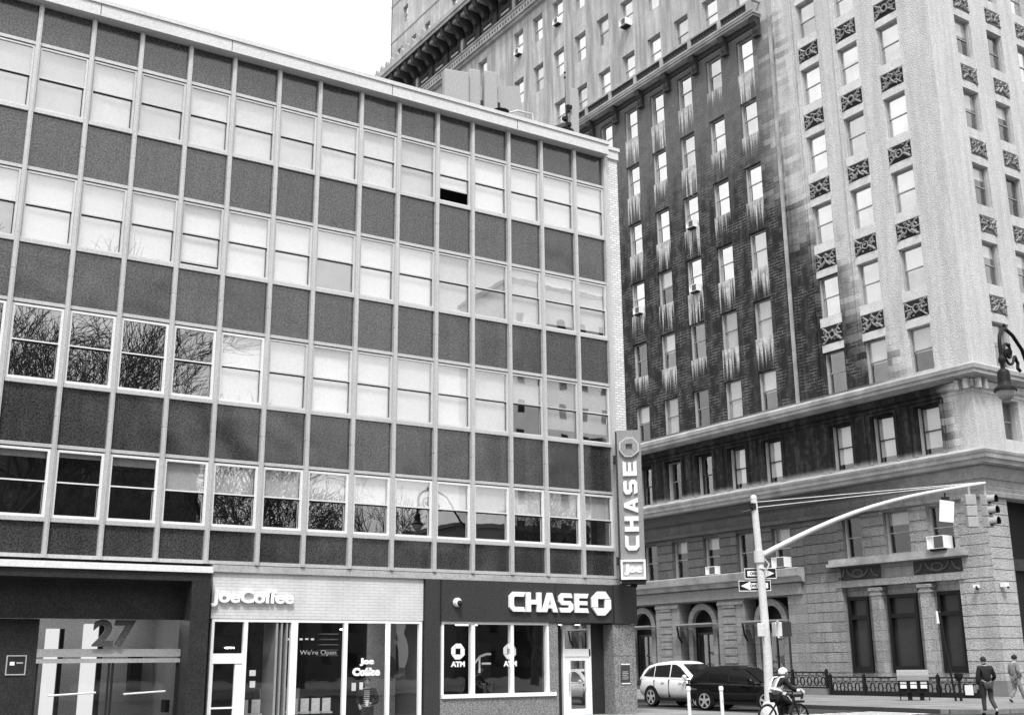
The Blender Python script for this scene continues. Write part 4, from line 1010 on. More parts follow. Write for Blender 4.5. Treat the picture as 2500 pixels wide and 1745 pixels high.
def one_way(loc, rz, right, lab):
    o = empty('one_way_sign', loc, rz, lab, 'sign', 'one way signs on the signal pole')
    m = MB(); m.box(-.46, .46, 0, .02, -.155, .155); m.build('plate', M_blk, o, bevel=.0)
    b = MB()
    for a in ((-.46, .46, .135, .155), (-.46, .46, -.155, -.135)): b.box(a[0], a[1], -.006, -.001, a[2], a[3])
    b.box(-.46, -.445, -.006, -.001, -.135, .135); b.box(.445, .46, -.006, -.001, -.135, .135); b.build('border', M_letter, o)
    s_ = 1 if right else -1
    a = MB(); pts = [(-.38*s_, -.075), (.12*s_, -.075), (.12*s_, -.125), (.40*s_, 0), (.12*s_, .125), (.12*s_, .075), (-.38*s_, .075)]
    a.prism(pts, 'y', -.008, -.002); a.build('arrow', M_letter, o)
    text_obj('lettering', 'ONE WAY', .1, M_blk, (-.30 if right else -.14, -.010, -.045), depth=.003, offset=.004, parent=o, width=.46, height=.09)
one_way((2.80, -3.32, 4.08), R(-36), True, 'one way sign with arrow pointing right, upper of the two on the signal pole')
one_way((2.66, -3.20, 3.73), R(-42), False, 'one way sign with arrow pointing left, lower of the two on the signal pole')
o = empty('pedestrian_signal', (2.98, -3.80, 2.47), R(60), 'pale pedestrian signal box with open dark hood on the right of the pole', 'pedestrian signal')
m = MB(); m.box(-.2, .2, 0, .2, -.2, .2); m.build('housing', M_galv, o, bevel=.02)
m = MB(); m.box(-.2, -.18, -.26, 0, -.2, .2); m.box(.18, .2, -.26, 0, -.2, .2); m.box(-.18, .18, -.26, 0, .18, .2); m.box(-.18, .18, -.26, 0, -.2, -.18); m.build('hood', M_sashd, o)
m = MB(); m.quad((-.18, -.01, -.18), (.18, -.01, -.18), (.18, -.01, .18), (-.18, -.01, .18)); m.build('screen', M_blk, o)
m = MB(); m.tube([(-.1, .1, .22), (-.5, .2, .22)], .03, 6); m.tube([(-.1, .1, -.22), (-.5, .2, -.22)], .03, 6); m.build('bracket', M_galv, o)
o = empty('control_box', (2.50, -3.52, 2.46), R(-42), 'small pale control box clamped on the left side of the signal pole', 'control box')
m = MB(); m.box(-.11, .08, -.05, .1, -.19, .19); m.build('case', M_galv, o, bevel=.015)
m = MB(); m.box(-.09, .06, -.056, -.052, -.17, .17); m.build('lid', M_galv, o)

# ---- bishop's crook lamp post, lantern hanging in view
LP = (2.35, -13.2)
lp = empty('lamp_post', (LP[0], LP[1], .13), 0, 'black ornate bishop crook street lamp with scrolls and hanging bell lantern', 'street lamp')
dv = Vector((0.27-LP[0], -13.69-LP[1], 0)); reach = dv.length; dh = dv.normalized()
def Q(u, z): return (dh.x*u, dh.y*u, z)      # u: metres from the post toward the lantern
m = MB(); m.tube([(0, 0, 0), (0, 0, .9), (0, 0, 1.0), (0, 0, 4.0), (0, 0, 6.9)], [.16, .13, .09, .075, .06], 14); m.tube([(0, 0, .0), (0, 0, .3), (0, 0, .5)], [.26, .24, .15], 14); m.build('pole', M_blk, lp, smooth=True)
zc = 8.04-.0; r0 = .43; uc = reach-r0
arc = [Q(reach, 7.72), Q(reach, 7.95)]+[Q(uc+r0*math.cos(a), zc+r0*math.sin(a)) for a in [R(t) for t in range(0, 100, 10)]]+[Q(uc-.35, zc+.36), Q(uc-.8, zc+.12), Q(uc-1.2, zc-.5), Q(0.05, 6.9), Q(0, 6.4)]
m = MB(); m.tube(arc, .042, 10); m.build('crook', M_blk, lp, smooth=True)
sc_ = [Q(uc+.02+rr_*math.cos(a), zc-.10+rr_*math.sin(a)) for a, rr_ in [(R(190+t), .30-.24*t/560) for t in range(0, 560, 20)]]
m = MB(); m.tube([Q(uc-.42, zc-.2), Q(uc-.36, zc-.12), Q(uc-.30, zc-.14)]+sc_, .030, 8); m.tube([Q(uc, zc-.1), Q(uc+.02, zc-.1)], .09, 10); m.tube([Q(uc-.05, zc+.06), Q(uc-.03, zc+.10)], .05, 8); m.build('scroll', M_blk, lp, smooth=True)
m = MB(); m.tube([Q(uc-.34, zc-.16), Q(uc-.46, zc-.26), Q(uc-.42, zc-.38), Q(uc-.54, zc-.42)], .04, 8); m.build('leaf_scroll', M_blk, lp, smooth=True)
m = MB(); m.tube([Q(uc+.05, zc+r0), Q(uc+.06, zc+r0+.08), Q(uc+.04, zc+r0+.13)], [.03, .045, .01], 6); m.build('finial', M_blk, lp)
lx, ly = Q(reach, 0)[:2]
m = MB(); m.lathe([(.04, 7.80), (.075, 7.72), (.075, 7.66), (.045, 7.6), (.05, 7.5), (.11, 7.46), (.13, 7.40), (.135, 7.22), (.15, 7.14), (.20, 7.09), (.235, 7.06), (.24, 7.0), (.215, 7.0)], lx, ly, 18); m.build('lantern_cap', M_blk, lp, smooth=True)
m = MB(); m.lathe([(.20, 7.02), (.19, 6.95), (.15, 6.86), (.08, 6.80), (.01, 6.79)], lx, ly, 18); m.build('globe', plain('frosted_globe', .45, .3, .03), lp, smooth=True)

# ---- delineator posts
for i, (x, y) in enumerate(((-1.65, -5.1), (-1.02, -5.62))):
    o = empty('delineator_post', (x, y, 0), 0, ('white flexible post in front of the white car', 'white flexible post in front of the black car')[i], 'post', 'white flexible posts by the kerb')
    m = MB(); m.tube([(0, 0, .02), (-.01, 0, .9)], .045, 12); m.tube([(-.01, 0, .9), (-.01, 0, .97), (-.01, 0, 1.0)], [.058, .06, .04], 12); m.build('tube', M_letter, o, smooth=True)
    m = MB(); m.tube([(0, 0, 0.0), (0, 0, .05)], [.13, .08], 12); m.build('base', M_blk, o)
    m = MB(); m.tube([(-.0, 0, .6), (-.0, 0, .68)], .047, 12); m.build('band', M_alu, o)

# ---- iron railings before the old building
def railing(x, y0, y1, zb, zt, lab, rz=0.0):
    o = empty('iron_railing', (x, y0, zb), 0, lab, 'railing')
    H = zt-zb; L = y1-y0
    m = MB(); m.box(-.03, .03, 0, L, H-.06, H); m.box(-.03, .03, 0, L, 0, .2 if zb < .2 else .07); m.box(-.02, .02, 0, L, H*.74, H*.74+.03); m.build('rails', M_blk, o)
    n = max(1, round(L/2.0))
    for i in range(n+1):
        p = MB(); yy = L*i/n; p.box(-.055, .055, yy-.055, yy+.055, 0, H+.07); p.tube([(0, yy, H+.07), (0, yy, H+.13)], [.06, .02], 8); p.build('post', M_blk, o)
    q = MB(); k = 0; st = .42
    while (k+.5)*st < L:
        yc = (k+.5)*st; zc_ = H*.42; a_ = .12; b_ = H*.26
        q.tube([(0, yc+a_*math.cos(t), zc_+b_*math.sin(t)) for t in [2*math.pi*s/12 for s in range(13)]], .032, 5)
        q.tube([(0, yc-.04+.06*math.cos(t), H*.86+.03*math.sin(t)) for t in [2*math.pi*s/8 for s in range(9)]], .014, 4)
        for s_ in (-1, 1):
            q.tube([(0, yc+s_*a_, zc_), (0, yc+s_*st/2, zc_)], .014, 4); q.tube([(0, yc+s_*.09, zc_+b_*.8), (0, yc+s_*st/2, H*.74)], .014, 4); q.tube([(0, yc+s_*.09, zc_-b_*.8), (0, yc+s_*st/2, .1)], .014, 4)
        k += 1
    tag(q.build('ironwork', M_blk, o), kind='stuff')
    return o
railing(18.2, 1.1, 8.7, .13, .92, 'long black cast iron railing with oval pattern at the foot of the tall windows')
railing(18.3, 9.0, 15.2, .40, 1.12, 'black cast iron railing raised on a stone plinth behind the rider')
m = MB(); m.box(18.0, 20.9, 9.0, 15.3, .13, .39); tag(m.build('plinth', plain('plinth_stone', .22, .9, .3, 1, .2)), 'grey stone plinth under the raised iron railing', 'plinth')
m = MB(); m.box(20.5, 20.9, 1.5, 8.9, .13, .75); tag(m.build('area_wall', plain('plinth_stone', .22)), 'low stone kerb wall behind the long iron railing', 'low wall')

# ---- news rack, sign post, meter
nr = empty('news_rack', (14.62, 1.28, .13), math.atan2(-.86, .70), 'grey curb news rack with rounded hood on two dark posts', 'news rack')
m = MB(); pr = [(0, .72), (0, .9), (.06, 1.04), (.2, 1.1), (.42, 1.1), (.5, 1.0), (.5, .72)]
m.prism(pr, 'x', -.56, .56); m.build('hood', plain('rack_grey', .28, .6, .2), nr)
m = MB(); m.box(-.54, .54, .05, .46, .28, .717); m.build('body', M_blk, nr)
for i in (-1, 0, 1):
    m = MB(); m.box(i*.36-.13, i*.36+.13, -.01, .045, .42, .70); d_ = m.build('door', M_sashd, nr)
    m = MB(); m.box(i*.36-.11, i*.36+.11, -.02, -.012, .44, .56); m.build('newspaper', M_letter, d_)
    m = MB(); m.box(i*.36-.11, i*.36+.11, -.02, -.012, .59, .67); m.build('headline', M_blind2, d_)
for x in (-.16, .26):
    m = MB(); m.box(x-.08, x+.08, .15, .35, 0, .28); m.build('post', M_blk, nr)
for x in (-.5, .52):
    m = MB(); m.box(x-.02, x+.02, .2, .24, 0, .28); m.build('leg', M_dark, nr)
o = empty('sign_post', (15.14, -.12, .13), 0, 'leaning dark sign post with a narrow white sign seen edge on', 'sign post')
m = MB(); m.tube([(0, 0, -.0), (-.19, .22, 3.3)], .04, 8); m.build('pole', M_blk, o)
m = MB(); m.box(-.30, -.10, .22, .25, 2.75, 3.2); m.build('plate', M_letter, o)
o = empty('parking_meter', (15.30, -.22, .13), 0, 'dark parking meter head in front of the iron railing', 'parking meter')
m = MB(); m.tube([(0, 0, 0), (0, 0, .75)], .05, 8); m.build('post', M_blk, o)
m = MB(); m.tube([(0, 0, .72), (0, 0, .82), (0, 0, .95), (0, 0, 1.0)], [.08, .15, .16, .08], 12); m.build('head', M_blk, o, smooth=True)
m = MB(); m.box(18.10, 18.13, 1.35, 1.7, .25, .62); tag(m.build('notice_board', M_letter), 'white notice fixed on the right end of the long iron railing', 'notice')

# ---- roof antennas
M_scr = plain('antenna_screen', .36, .7, .08, 1.5, .15)
RA = [(-4.6, -3.8, 21.25, .0, 'leftmost pale antenna screen box on the office roof'), (-3.68, -3.30, 21.5, 0, 'narrow pale antenna panel second from the left on the office roof'), (-3.07, -2.62, 21.6, 0, 'pale antenna panel third from the left on the office roof')]
for x0, x1, zt, _, lab in RA:
    o = empty('antenna_screen', ((x0+x1)/2, 2.5, 18.12), R(-12), lab, 'antenna', 'antenna screens on the office roof')
    w = (x1-x0)/2*1.1; H = zt-18.12
    m = MB(); m.prism([(-w, .0), (w, 0), (w, .32), (w-.1, .42), (-w+.1, .42), (-w, .32)], 'z', .3, H); m.build('panel', M_scr, o, bevel=.04)
    m = MB(); m.box(-.05, .05, .42, .5, 0, H-.3); m.box(-.12, .12, .42, .58, H-.9, H-.7); m.box(w*.8, w+.12, .1, .2, H-1.3, H-1.1); m.build('mount', M_dark, o)
o = empty('antenna_screen', (-2.1, 2.6, 18.12), R(-10), 'wide pale tapering antenna enclosure with sloping right side on the office roof', 'antenna', 'antenna screens on the office roof')
m = MB(); m.prism([(-.52, 0), (.95, 0), (.42, 3.25), (-.48, 3.05)], 'y', 0, .6); m.build('panel', M_scr, o)
m = MB(); m.box(-.5, -.4, -.05, .0, 2.75, 2.9); m.box(-.5, -.38, -.05, .0, 2.2, 2.4); m.build('fitting', M_dark, o)
o = empty('vent_pipe', (-3.1, 1.2, 18.42), 0, 'bent pipe and dark vent just over the roof edge below the antenna screens', 'vent')
m = MB(); m.tube([(.1, 0, -.3), (.1, 0, .95), (.5, 0, 1.15), (1.1, 0, 1.17), (1.15, 0, .7)], .035, 8); m.build('pipe', M_galv, o)
m = MB(); m.tube([(-.1, .1, -.3), (-.1, .1, .85), (-.1, .1, 1.0)], [.12, .12, .3], 12); m.build('cowl', M_dark, o)
o = empty('antenna_screen', (.70, 2.5, 18.12), R(-12), 'slim tall pale antenna box at the right end of the office roof', 'antenna', 'antenna screens on the office roof')
m = MB(); m.box(-.17, .17, 0, .3, .2, 3.8); m.build('panel', M_scr, o, bevel=.02)
m = MB(); m.box(-.03, .03, .3, .4, 0, 3.4); m.build('mount', M_dark, o)
o = empty('antenna_mast', (.34, 2.5, 18.12), 0, 'thin dark whip antenna mast with clustered fittings at the right end of the roof', 'antenna')
m = MB(); m.tube([(0, 0, 0), (0, 0, 2.9)], .045, 8); m.tube([(-.04, 0, 2.9), (-.04, 0, 4.35)], .012, 5); m.build('pole', M_dark, o)
m = MB()
for z in (4.1, 4.3): m.tube([(-.04, 0, z), (-.04, 0, z+.05)], .04, 6)
for z, s_ in ((2.9, .2), (2.75, .12), (2.4, -.16), (2.2, .15), (1.9, -.2), (1.6, .16), (1.25, -.12)): m.box(min(0, s_), max(0, s_), -.08, .08, z, z+.13)
m.build('fittings', M_blk, o)
m = MB(); m.tube([(-.7, .3, 1.6), (-.45, .2, 1.95), (-.1, .1, 2.1), (.3, .1, 2.05)], [.05, .2, .22, .12], 8); m.build('cable_bundle', M_blk, o)

# ================= CARS =================
def car(loc, rz, lab, paint, group=None, H=1.68, L=4.7, sedan=False, sc=1.0):
    o = empty('parked_car', loc, rz, lab, 'car', group); o.scale = (sc, sc, sc*1.12)
    k = H/1.68; W_ = .94
    st = [(-2.36, .50, .72, .78, .66), (-2.33, .42, .93, .98, .80), (-2.2, .36, 1.02, 1.05, .89), (-1.85, .33, 1.05, 1.07, .935), (-1.0, .28, 1.03, 1.05, .945), (.2, .27, 1.0, 1.03, .945), (.9, .28, .98, 1.03, .94), (1.15, .29, .975, 1.06, .935), (1.6, .31, .94, 1.02, .925), (2.0, .34, .86, .94, .89), (2.25, .38, .76, .84, .80), (2.34, .44, .64, .70, .70), (2.37, .5, .58, .6, .55)]
    v = []; f = []; n = 0
    for (x, zl, zb, zc_, w) in st:
        zm = (zl+zb)/2+.03
        ring = [(0, zl), (w*.75, zl), (w*.96, zl+.08), (w*1.0, zm-.05), (w*1.0, zm+.1), (w*.965, zb-.05), (w*.90, zb), (w*.6, zc_-.005), (0, zc_)]
        full = ring+[(-y, z) for y, z in ring[-2:0:-1]]; n = len(full)
        v += [(x, y, z*k) for y, z in full]
    for i in range(len(st)-1):
        for j in range(n): q = (j+1) % n; f.append((i*n+j, i*n+q, (i+1)*n+q, (i+1)*n+j))
    f.append(tuple(range(n))); f.append(tuple((len(st)-1)*n+j for j in reversed(range(n))))
    me = bpy.data.meshes.new('body'); me.from_pydata(v, [], f); me.materials.append(paint); me.polygons.foreach_set('use_smooth', [True]*len(f))
    b = bpy.data.objects.new('body', me); COL.objects.link(b); b.parent = o; s_ = b.modifiers.new('s', 'SUBSURF'); s_.levels = 1; s_.render_levels = 2
    # cabin
    cs = [(-2.18, 1.0, 1.10, .84), (-2.0, 1.0, 1.36, .74), (-1.78, 1.0, 1.52, .67), (-1.2, 1.0, 1.63, .64), (-.5, 1.0, 1.68, .63), (.0, 1.0, 1.66, .63), (.3, 1.0, 1.58, .64), (.62, 1.0, 1.40, .69), (.95, 1.0, 1.20, .75), (1.2, 1.0, 1.03, .82)]
    v = []; f = []
    for (x, z0, z1, w) in cs:
        full = [(.87, z0), (w+.06, z1-.10), (w, z1-.02), (w*.55, z1), (-w*.55, z1), (-w, z1-.02), (-w-.06, z1-.10), (-.87, z0)]
        v += [(x, y, z*k) for y, z in full]
    for i in range(len(cs)-1):
        for j in range(8): q = (j+1) % 8; f.append((i*8+j, i*8+q, (i+1)*8+q, (i+1)*8+j))
    f.append(tuple(range(8))); f.append(tuple((len(cs)-1)*8+j for j in reversed(range(8))))
    me = bpy.data.meshes.new('roof'); me.from_pydata(v, [], f); me.materials.append(paint); me.polygons.foreach_set('use_smooth', [True]*len(f))
    b = bpy.data.objects.new('roof', me); COL.objects.link(b); b.parent = o; s_ = b.modifiers.new('e', 'EDGE_SPLIT'); s_.split_angle = R(35)
    Mg = plain('car_glass', .012, .06, .1, 1, .05, spec=.8)
    def ys(x, z):     # cabin half width at (x, z)
        for i in range(len(cs)-1):
            if cs[i][0] <= x <= cs[i+1][0]:
                t = (x-cs[i][0])/(cs[i+1][0]-cs[i][0]); zt = cs[i][2]+(cs[i+1][2]-cs[i][2])*t; w = cs[i][3]+.06+(cs[i+1][3]-cs[i][3])*t; break
        return .87+(w-.87)*(z-1.0)/max(zt-.10-1.0, .02)
    def winpoly(pts, nm, yo=.012):
        for s in (-1, 1):
            m = MB(); m.quad(*[(x, s*(ys(x, z)+yo), z*k) for x, z in pts]); m.build(nm, Mg, o)
    winpoly([(-1.98, 1.13), (-1.32, 1.10), (-1.32, 1.50), (-1.72, 1.40)], 'side_window')
    winpoly([(-1.27, 1.10), (-.32, 1.09), (-.32, 1.55), (-1.27, 1.505)], 'side_window')
    winpoly([(-.25, 1.09), (.92, 1.06), (.60, 1.24), (.28, 1.44), (.0, 1.54), (-.25, 1.55)], 'side_window')
    m = MB(); m.quad((.36, -.63, 1.565*k), (.36, .63, 1.565*k), (.70, .68, 1.37*k), (.70, -.68, 1.37*k)); m.quad((.70, -.68, 1.37*k), (.70, .68, 1.37*k), (1.20, .76, 1.055*k), (1.20, -.76, 1.055*k)); m.build('windscreen', Mg, o)
    m = MB(); m.quad((-2.19, -.74, 1.14*k), (-2.19, .74, 1.14*k), (-1.86, .62, 1.50*k), (-1.86, -.62, 1.50*k)); m.build('rear_window', Mg, o)
    for s in (-1, 1):
        m = MB(); m.tube([(.75, s*.92, 1.08*k), (.80, s*1.0, 1.10*k), (.80, s*1.10, 1.10*k)], [.05, .085, .07], 10); m.build('mirror', paint, o, smooth=True)
        for wx in (-1.42, 1.45):
            m = MB(); m.prism([(wx+.44*math.cos(t), .36+.44*math.sin(t)) for t in [R(-25)+R(230)*q/16 for q in range(17)]], 'y', s*.80, s*.952); m.build('wheel_arch', M_blk, o)
            wh = MB(); wh.tube([(wx, s*.70, .36), (wx, s*.74, .36), (wx, s*.93, .36), (wx, s*.96, .36)], [.31, .36, .36, .31], 24); w_ = wh.build('wheel', M_blk, o, smooth=True)
            r_ = MB(); r_.tube([(wx, s*.955, .36), (wx, s*.968, .36)], .10, 12)
            for a in range(5):
                t = 2*math.pi*a/5+.3; c_, n_ = math.cos(t), math.sin(t)
                r_.quad((wx+.03*n_, s*.97, .36-.03*c_), (wx+.25*c_+.05*n_, s*.965, .36+.25*n_-.05*c_), (wx+.25*c_-.05*n_, s*.965, .36+.25*n_+.05*c_), (wx-.03*n_, s*.97, .36+.03*c_))
            N = 20
            for a in range(N):
                t0, t1 = 2*math.pi*a/N, 2*math.pi*(a+1)/N
                r_.quad(*[(wx+q*math.cos(t), s*.966, .36+q*math.sin(t)) for q, t in ((.24, t0), (.24, t1), (.27, t1), (.27, t0))])
            r_.build('rim', M_alu, w_)
        m = MB(); m.prism([(1.98, .70), (2.26, .60), (2.30, .70), (2.18, .78), (2.0, .82)], 'y', s*.74, s*.89); m.build('headlight', lit('headlamp', .55) if not sedan else M_letter, o)
        m = MB(); m.prism([(-2.37, .78), (-2.15, .82), (-2.12, .96), (-2.33, .98)], 'y', s*.70, s*.915); m.build('tail_light', M_sashd, o)
        for dx in (-.75, .35):
            m = MB(); m.box(dx, dx+.2, s*.955-.015, s*.955+.015, .90*k, .93*k); m.build('door_handle', paint, o)
        m = MB(); m.box(-1.0, 1.02, s*.93-.02, s*.93+.02, .24, .34); m.build('sill', M_blk, o)
    for x0, x1 in ((-.29, -.27), (.93, .945), (-1.22, -1.205)):
        m = MB(); m.box(x0, x1, -.956, .956, .36, .99*k); m.build('door_seam', M_blk, o)
    m = MB(); m.box(2.22, 2.385, -.5, .5, .44, .60); m.box(2.22, 2.39, -.6, .6, .30, .38); m.build('grille', M_blk, o)
    m = MB(); m.box(2.37, 2.395, -.24, .24, .40, .50); m.build('number_plate', M_blind2, o)
    return o
P_white = plain('white_paint', .95, .35, .02, 1, .02, coat=.3); P_black = plain('black_paint', .010, .12, .1, 1, .05, coat=1.0)
car((6.5, 1.6, 0), R(-72), 'glossy black estate car nearest the signal pole, nose toward the avenue', P_black, 'cars in the side street', H=1.66, sc=.80)
car((7.3, 5.4, 0), R(-87), 'white sport utility car half hidden behind the black car', P_white, 'cars in the side street', H=1.70, sc=.86)
car((6.2, 10.3, 0), R(-90), 'pale car nose just showing beside the speckled building corner', P_white, 'cars in the side street', H=1.45, sc=.84)

# ================= PEOPLE =================
def skinned(name, mat, parent, pts, edges, sub=2):
    """pts: (x, y, z, r) joints; edges between them; skin + subdivision grows one smooth surface"""
    me = bpy.data.meshes.new(name); me.from_pydata([p[:3] for p in pts], edges, []); me.materials.append(mat)
    o = bpy.data.objects.new(name, me); COL.objects.link(o); o.parent = parent
    bm = bmesh.new(); bm.from_mesh(me); sl_ = bm.verts.layers.skin.verify(); bm.verts.ensure_lookup_table()
    for i, v in enumerate(bm.verts):
        r = pts[i][3]; v[sl_].radius = (r if not isinstance(r, tuple) else r[0], r if not isinstance(r, tuple) else r[1]); v[sl_].use_root = (i == 0)
    bm.to_mesh(me); bm.free()
    s = o.modifiers.new('skin', 'SKIN'); s.use_smooth_shade = True
    if sub: q = o.modifiers.new('sub', 'SUBSURF'); q.levels = 1; q.render_levels = sub
    return o
def person(loc, rz, lab, J, jacket, trousers, shoes, hair, cap=None, scale=1.0, group=None, extra=None):
    """J: dict of joints in local metres, facing +y"""
    o = empty('person', loc, rz, lab, 'person', group); o.scale = (scale,)*3
    pel, sp1, ch, nk, hd = J['pelvis'], J['spine'], J['chest'], J['neck'], J['head']
    pts = [(*pel, .13), (*sp1, .12), (*ch, .135), (*nk, .055), (hd[0], hd[1]-.01, hd[2]-.07, .075), (hd[0], hd[1], hd[2]+.02, .092), (hd[0], hd[1]-.005, hd[2]+.10, .06), (hd[0]+J.get('look', (0, 1))[0]*.10, hd[1]+J.get('look', (0, 1))[1]*.10, hd[2]-.02, .018)]
    E_ = [(0, 1), (1, 2), (2, 3), (3, 4), (4, 5), (5, 6), (5, 7)]
    for s in ('l', 'r'):
        sh, el, wr, ha = J['sh'+s], J['el'+s], J['wr'+s], J['ha'+s]
        b = len(pts); pts += [(*sh, .06), (*el, .042), (*wr, .028), (*ha, .035)]; E_ += [(2, b), (b, b+1), (b+1, b+2), (b+2, b+3)]
        d = (Vector(ha)-Vector(wr)).normalized(); sd = d.cross(Vector((0, 1, .2))).normalized()
        for k in range(4):
            r0_ = Vector(ha)+sd*(.022*(k-1.5)); q1 = r0_+d*(.035+.006*(k in (1, 2))); q2 = q1+d*.02+Vector((0, .012, -.008)); c = len(pts)
            pts += [(*q1, .009), (*q2, .008)]; E_ += [(b+3, c), (c, c+1)]
        th = Vector(wr)+d*.03-sd*.04; c = len(pts); pts += [(*th, .010), (*(th+d*.03), .009)]; E_ += [(b+2, c), (c, c+1)]
        hp, kn, an, to = J['hp'+s], J['kn'+s], J['an'+s], J['to'+s]
        b = len(pts); pts += [(*hp, .085), (*kn, .055), (*an, .038), (*to, .03)]; E_ += [(0, b), (b, b+1), (b+1, b+2), (b+2, b+3)]
    skinned('body', M_skin, o, pts, E_, 2)
    jp = [(pel[0], pel[1], pel[2]+.02, .165), (*sp1, .158), (*ch, .17), (nk[0], nk[1], nk[2]-.04, .075)]; je = [(0, 1), (1, 2), (2, 3)]
    for s in ('l', 'r'):
        b = len(jp); w = Vector(J['wr'+s]); e = Vector(J['el'+s]); jp += [(*J['sh'+s], .085), (*e, .066), (*(e+(w-e)*.93), .05)]; je += [(2, b), (b, b+1), (b+1, b+2)]
    skinned('jacket', jacket, o, jp, je, 2)
    tp = [(pel[0], pel[1], pel[2]-.02, .14)]; te = []
    for s in ('l', 'r'):
        b = len(tp); a = Vector(J['an'+s]); kn = Vector(J['kn'+s]); tp += [(*J['hp'+s], .105), (*kn, .076), (*(kn+(a-kn)*.9), .062)]; te += [(0, b), (b, b+1), (b+1, b+2)]
        q = skinned('shoe', shoes, o, [(*J['an'+s], .05), ((J['an'+s][0]+J['to'+s][0])/2, (J['an'+s][1]+J['to'+s][1])/2, J['to'+s][2]+.01, .045), (*J['to'+s], .04)], [(0, 1), (1, 2)], 1)
    skinned('trousers', trousers, o, tp, te, 2)
    lk = J.get('look', (0, 1)); lv = Vector((lk[0], lk[1], 0)).normalized(); sv = Vector((lv.y, -lv.x, 0))
    hc = Vector(hd)+Vector((0, 0, .045))-lv*.012
    m = MB(); N = 12
    def cap_mesh(m, rad, zlo, sq=1.0):
        for i in range(5):
            for j in range(N):
                def pt(a, b_):
                    ph = math.pi/2-(math.pi/2+.35)*a/5; th = 2*math.pi*b_/N; return hc+(lv*math.cos(th)+sv*math.sin(th)*.85)*rad*math.cos(ph)+Vector((0, 0, rad*math.sin(ph)*sq))
                fr_ = math.cos(2*math.pi*(j+.5)/N) > .6
                if fr_ and i >= 3: continue
                m.quad(pt(i, j), pt(i, j+1), pt(i+1, j+1), pt(i+1, j))
    cap_mesh(m, .108, 0); m.build('hair', hair, o, smooth=True)
    for s in (-1, 1):
        e = Vector(hd)+lv*.083+sv*s*.032+Vector((0, 0, .025)); m = MB(); m.tube([e, e+lv*.008], .012, 8); m.build('eye', M_blk, o)
        e = Vector(hd)+sv*s*.082+Vector((0, 0, .01)); m = MB(); m.tube([e, e+sv*s*.015], [.03, .02], 8); m.build('ear', M_skin, o)
    e = Vector(hd)+lv*.082+Vector((0, 0, -.05)); m = MB(); m.tube([e-sv*.022, e+sv*.022], .006, 6); m.build('mouth', plain('lip', .16), o)
    if cap is not None:
        m = MB(); cap_mesh(m, .122, 0)
        c0 = hc+lv*.09+Vector((0, 0, .02)); m.quad(c0-sv*.075, c0+sv*.075, c0+sv*.05+lv*.10-Vector((0, 0, .01)), c0-sv*.05+lv*.10-Vector((0, 0, .01))); m.build('cap', cap, o, smooth=False)
    return o
M_jet = plain('black_jacket', .018, .8, .2, 5); M_jean = plain('dark_jeans', .05, .85, .3, 5); M_khaki = plain('light_jacket', .22, .85, .4, 9, .3); M_patt = plain('mixed_trousers', .22, .85, .6, 8, .3)
M_hair = plain('dark_hair', .02, .6)
base = dict(pelvis=(0, 0, .95), spine=(0, 0, 1.14), chest=(0, .0, 1.36), neck=(0, .01, 1.50), head=(0, .03, 1.63),
            shl=(-.19, 0, 1.42), ell=(-.25, -.04, 1.14), wrl=(-.22, .10, .95), hal=(-.21, .13, .88), shr=(.19, 0, 1.42), elr=(.26, -.05, 1.15), wrr=(.20, .14, 1.02), har=(.17, .18, .98),
            hpl=(-.10, 0, .90), knl=(-.11, .05, .48), anl=(-.10, -.02, .09), tol=(-.11, .16, .04), hpr=(.10, 0, .90), knr=(.11, .12, .50), anr=(.11, .25, .10), tor=(.12, .42, .05))
# man crossing, seen from behind, walking away to the right
b1 = dict(base); b1.update(elr=(.30, .02, 1.14), wrr=(.24, .18, 1.04), har=(.16, .24, 1.02), ell=(-.27, 0, 1.14), wrl=(-.27, .06, .90), hal=(-.26, .08, .83), anr=(.12, -.26, .16), knr=(.11, .04, .48), tor=(.13, -.10, .05), anl=(-.10, .10, .09), knl=(-.1, .10, .49), tol=(-.10, .28, .04), spine=(0, .02, 1.14), chest=(0, .04, 1.37), neck=(0, .06, 1.5), head=(.01, .09, 1.62))
person((8.85, -6.1, .0), R(-28), 'man in black jacket and dark jeans walking away past the mailing corner'.replace('mailing ', 'stone '), b1, M_jet, M_jean, M_blk, M_hair, scale=.945)
# passer-by in a cap
b2 = dict(base); b2.update(anl=(-.10, -.28, .16), knl=(-.1, .02, .48), tol=(-.1, -.12, .06), head=(0, .08, 1.62))
person((14.7, -2.95, .13), R(-105), 'person in light jacket and dark peaked cap walking right at the building corner', b2, M_khaki, M_patt, M_blk, M_hair, cap=M_blk, scale=.90)
# man inside the coffee shop holding a cup
b3 = dict(base); b3.update(wrl=(-.10, .26, 1.08), hal=(-.06, .31, 1.10), ell=(-.27, .05, 1.12))
pm = person((-8.0, .42, -.43), R(150), 'man in dark jacket and striped shirt holding a pale cup behind the coffee shop glass', b3, M_jet, M_jean, M_blk, M_hair, cap=None, scale=.97)
st_ = MB()
for i in range(9): st_.box(-.075, .075, .155, .175, 1.0+.05*i, 1.022+.05*i)
st_.build('striped_shirt', M_blind2, pm)
st_ = MB(); st_.box(-.08, .08, .12, .160, .95, 1.46); st_.build('shirt_front', M_sashd, pm)
def local_on(o, v): return Matrix.LocRotScale(o.location, o.rotation_euler, o.scale) @ Vector(v)
cp = local_on(pm, (-.03, .36, 1.06)); m = MB(); m.tube([(0, 0, -.03), (0, 0, .10)], [.035, .045], 12); m.tube([(0, 0, .10), (0, 0, .115)], .048, 12)
c_ = m.build('paper_cup', M_letter, loc=cp); tag(c_, 'pale paper cup in the hand of the man in the coffee shop', 'cup')

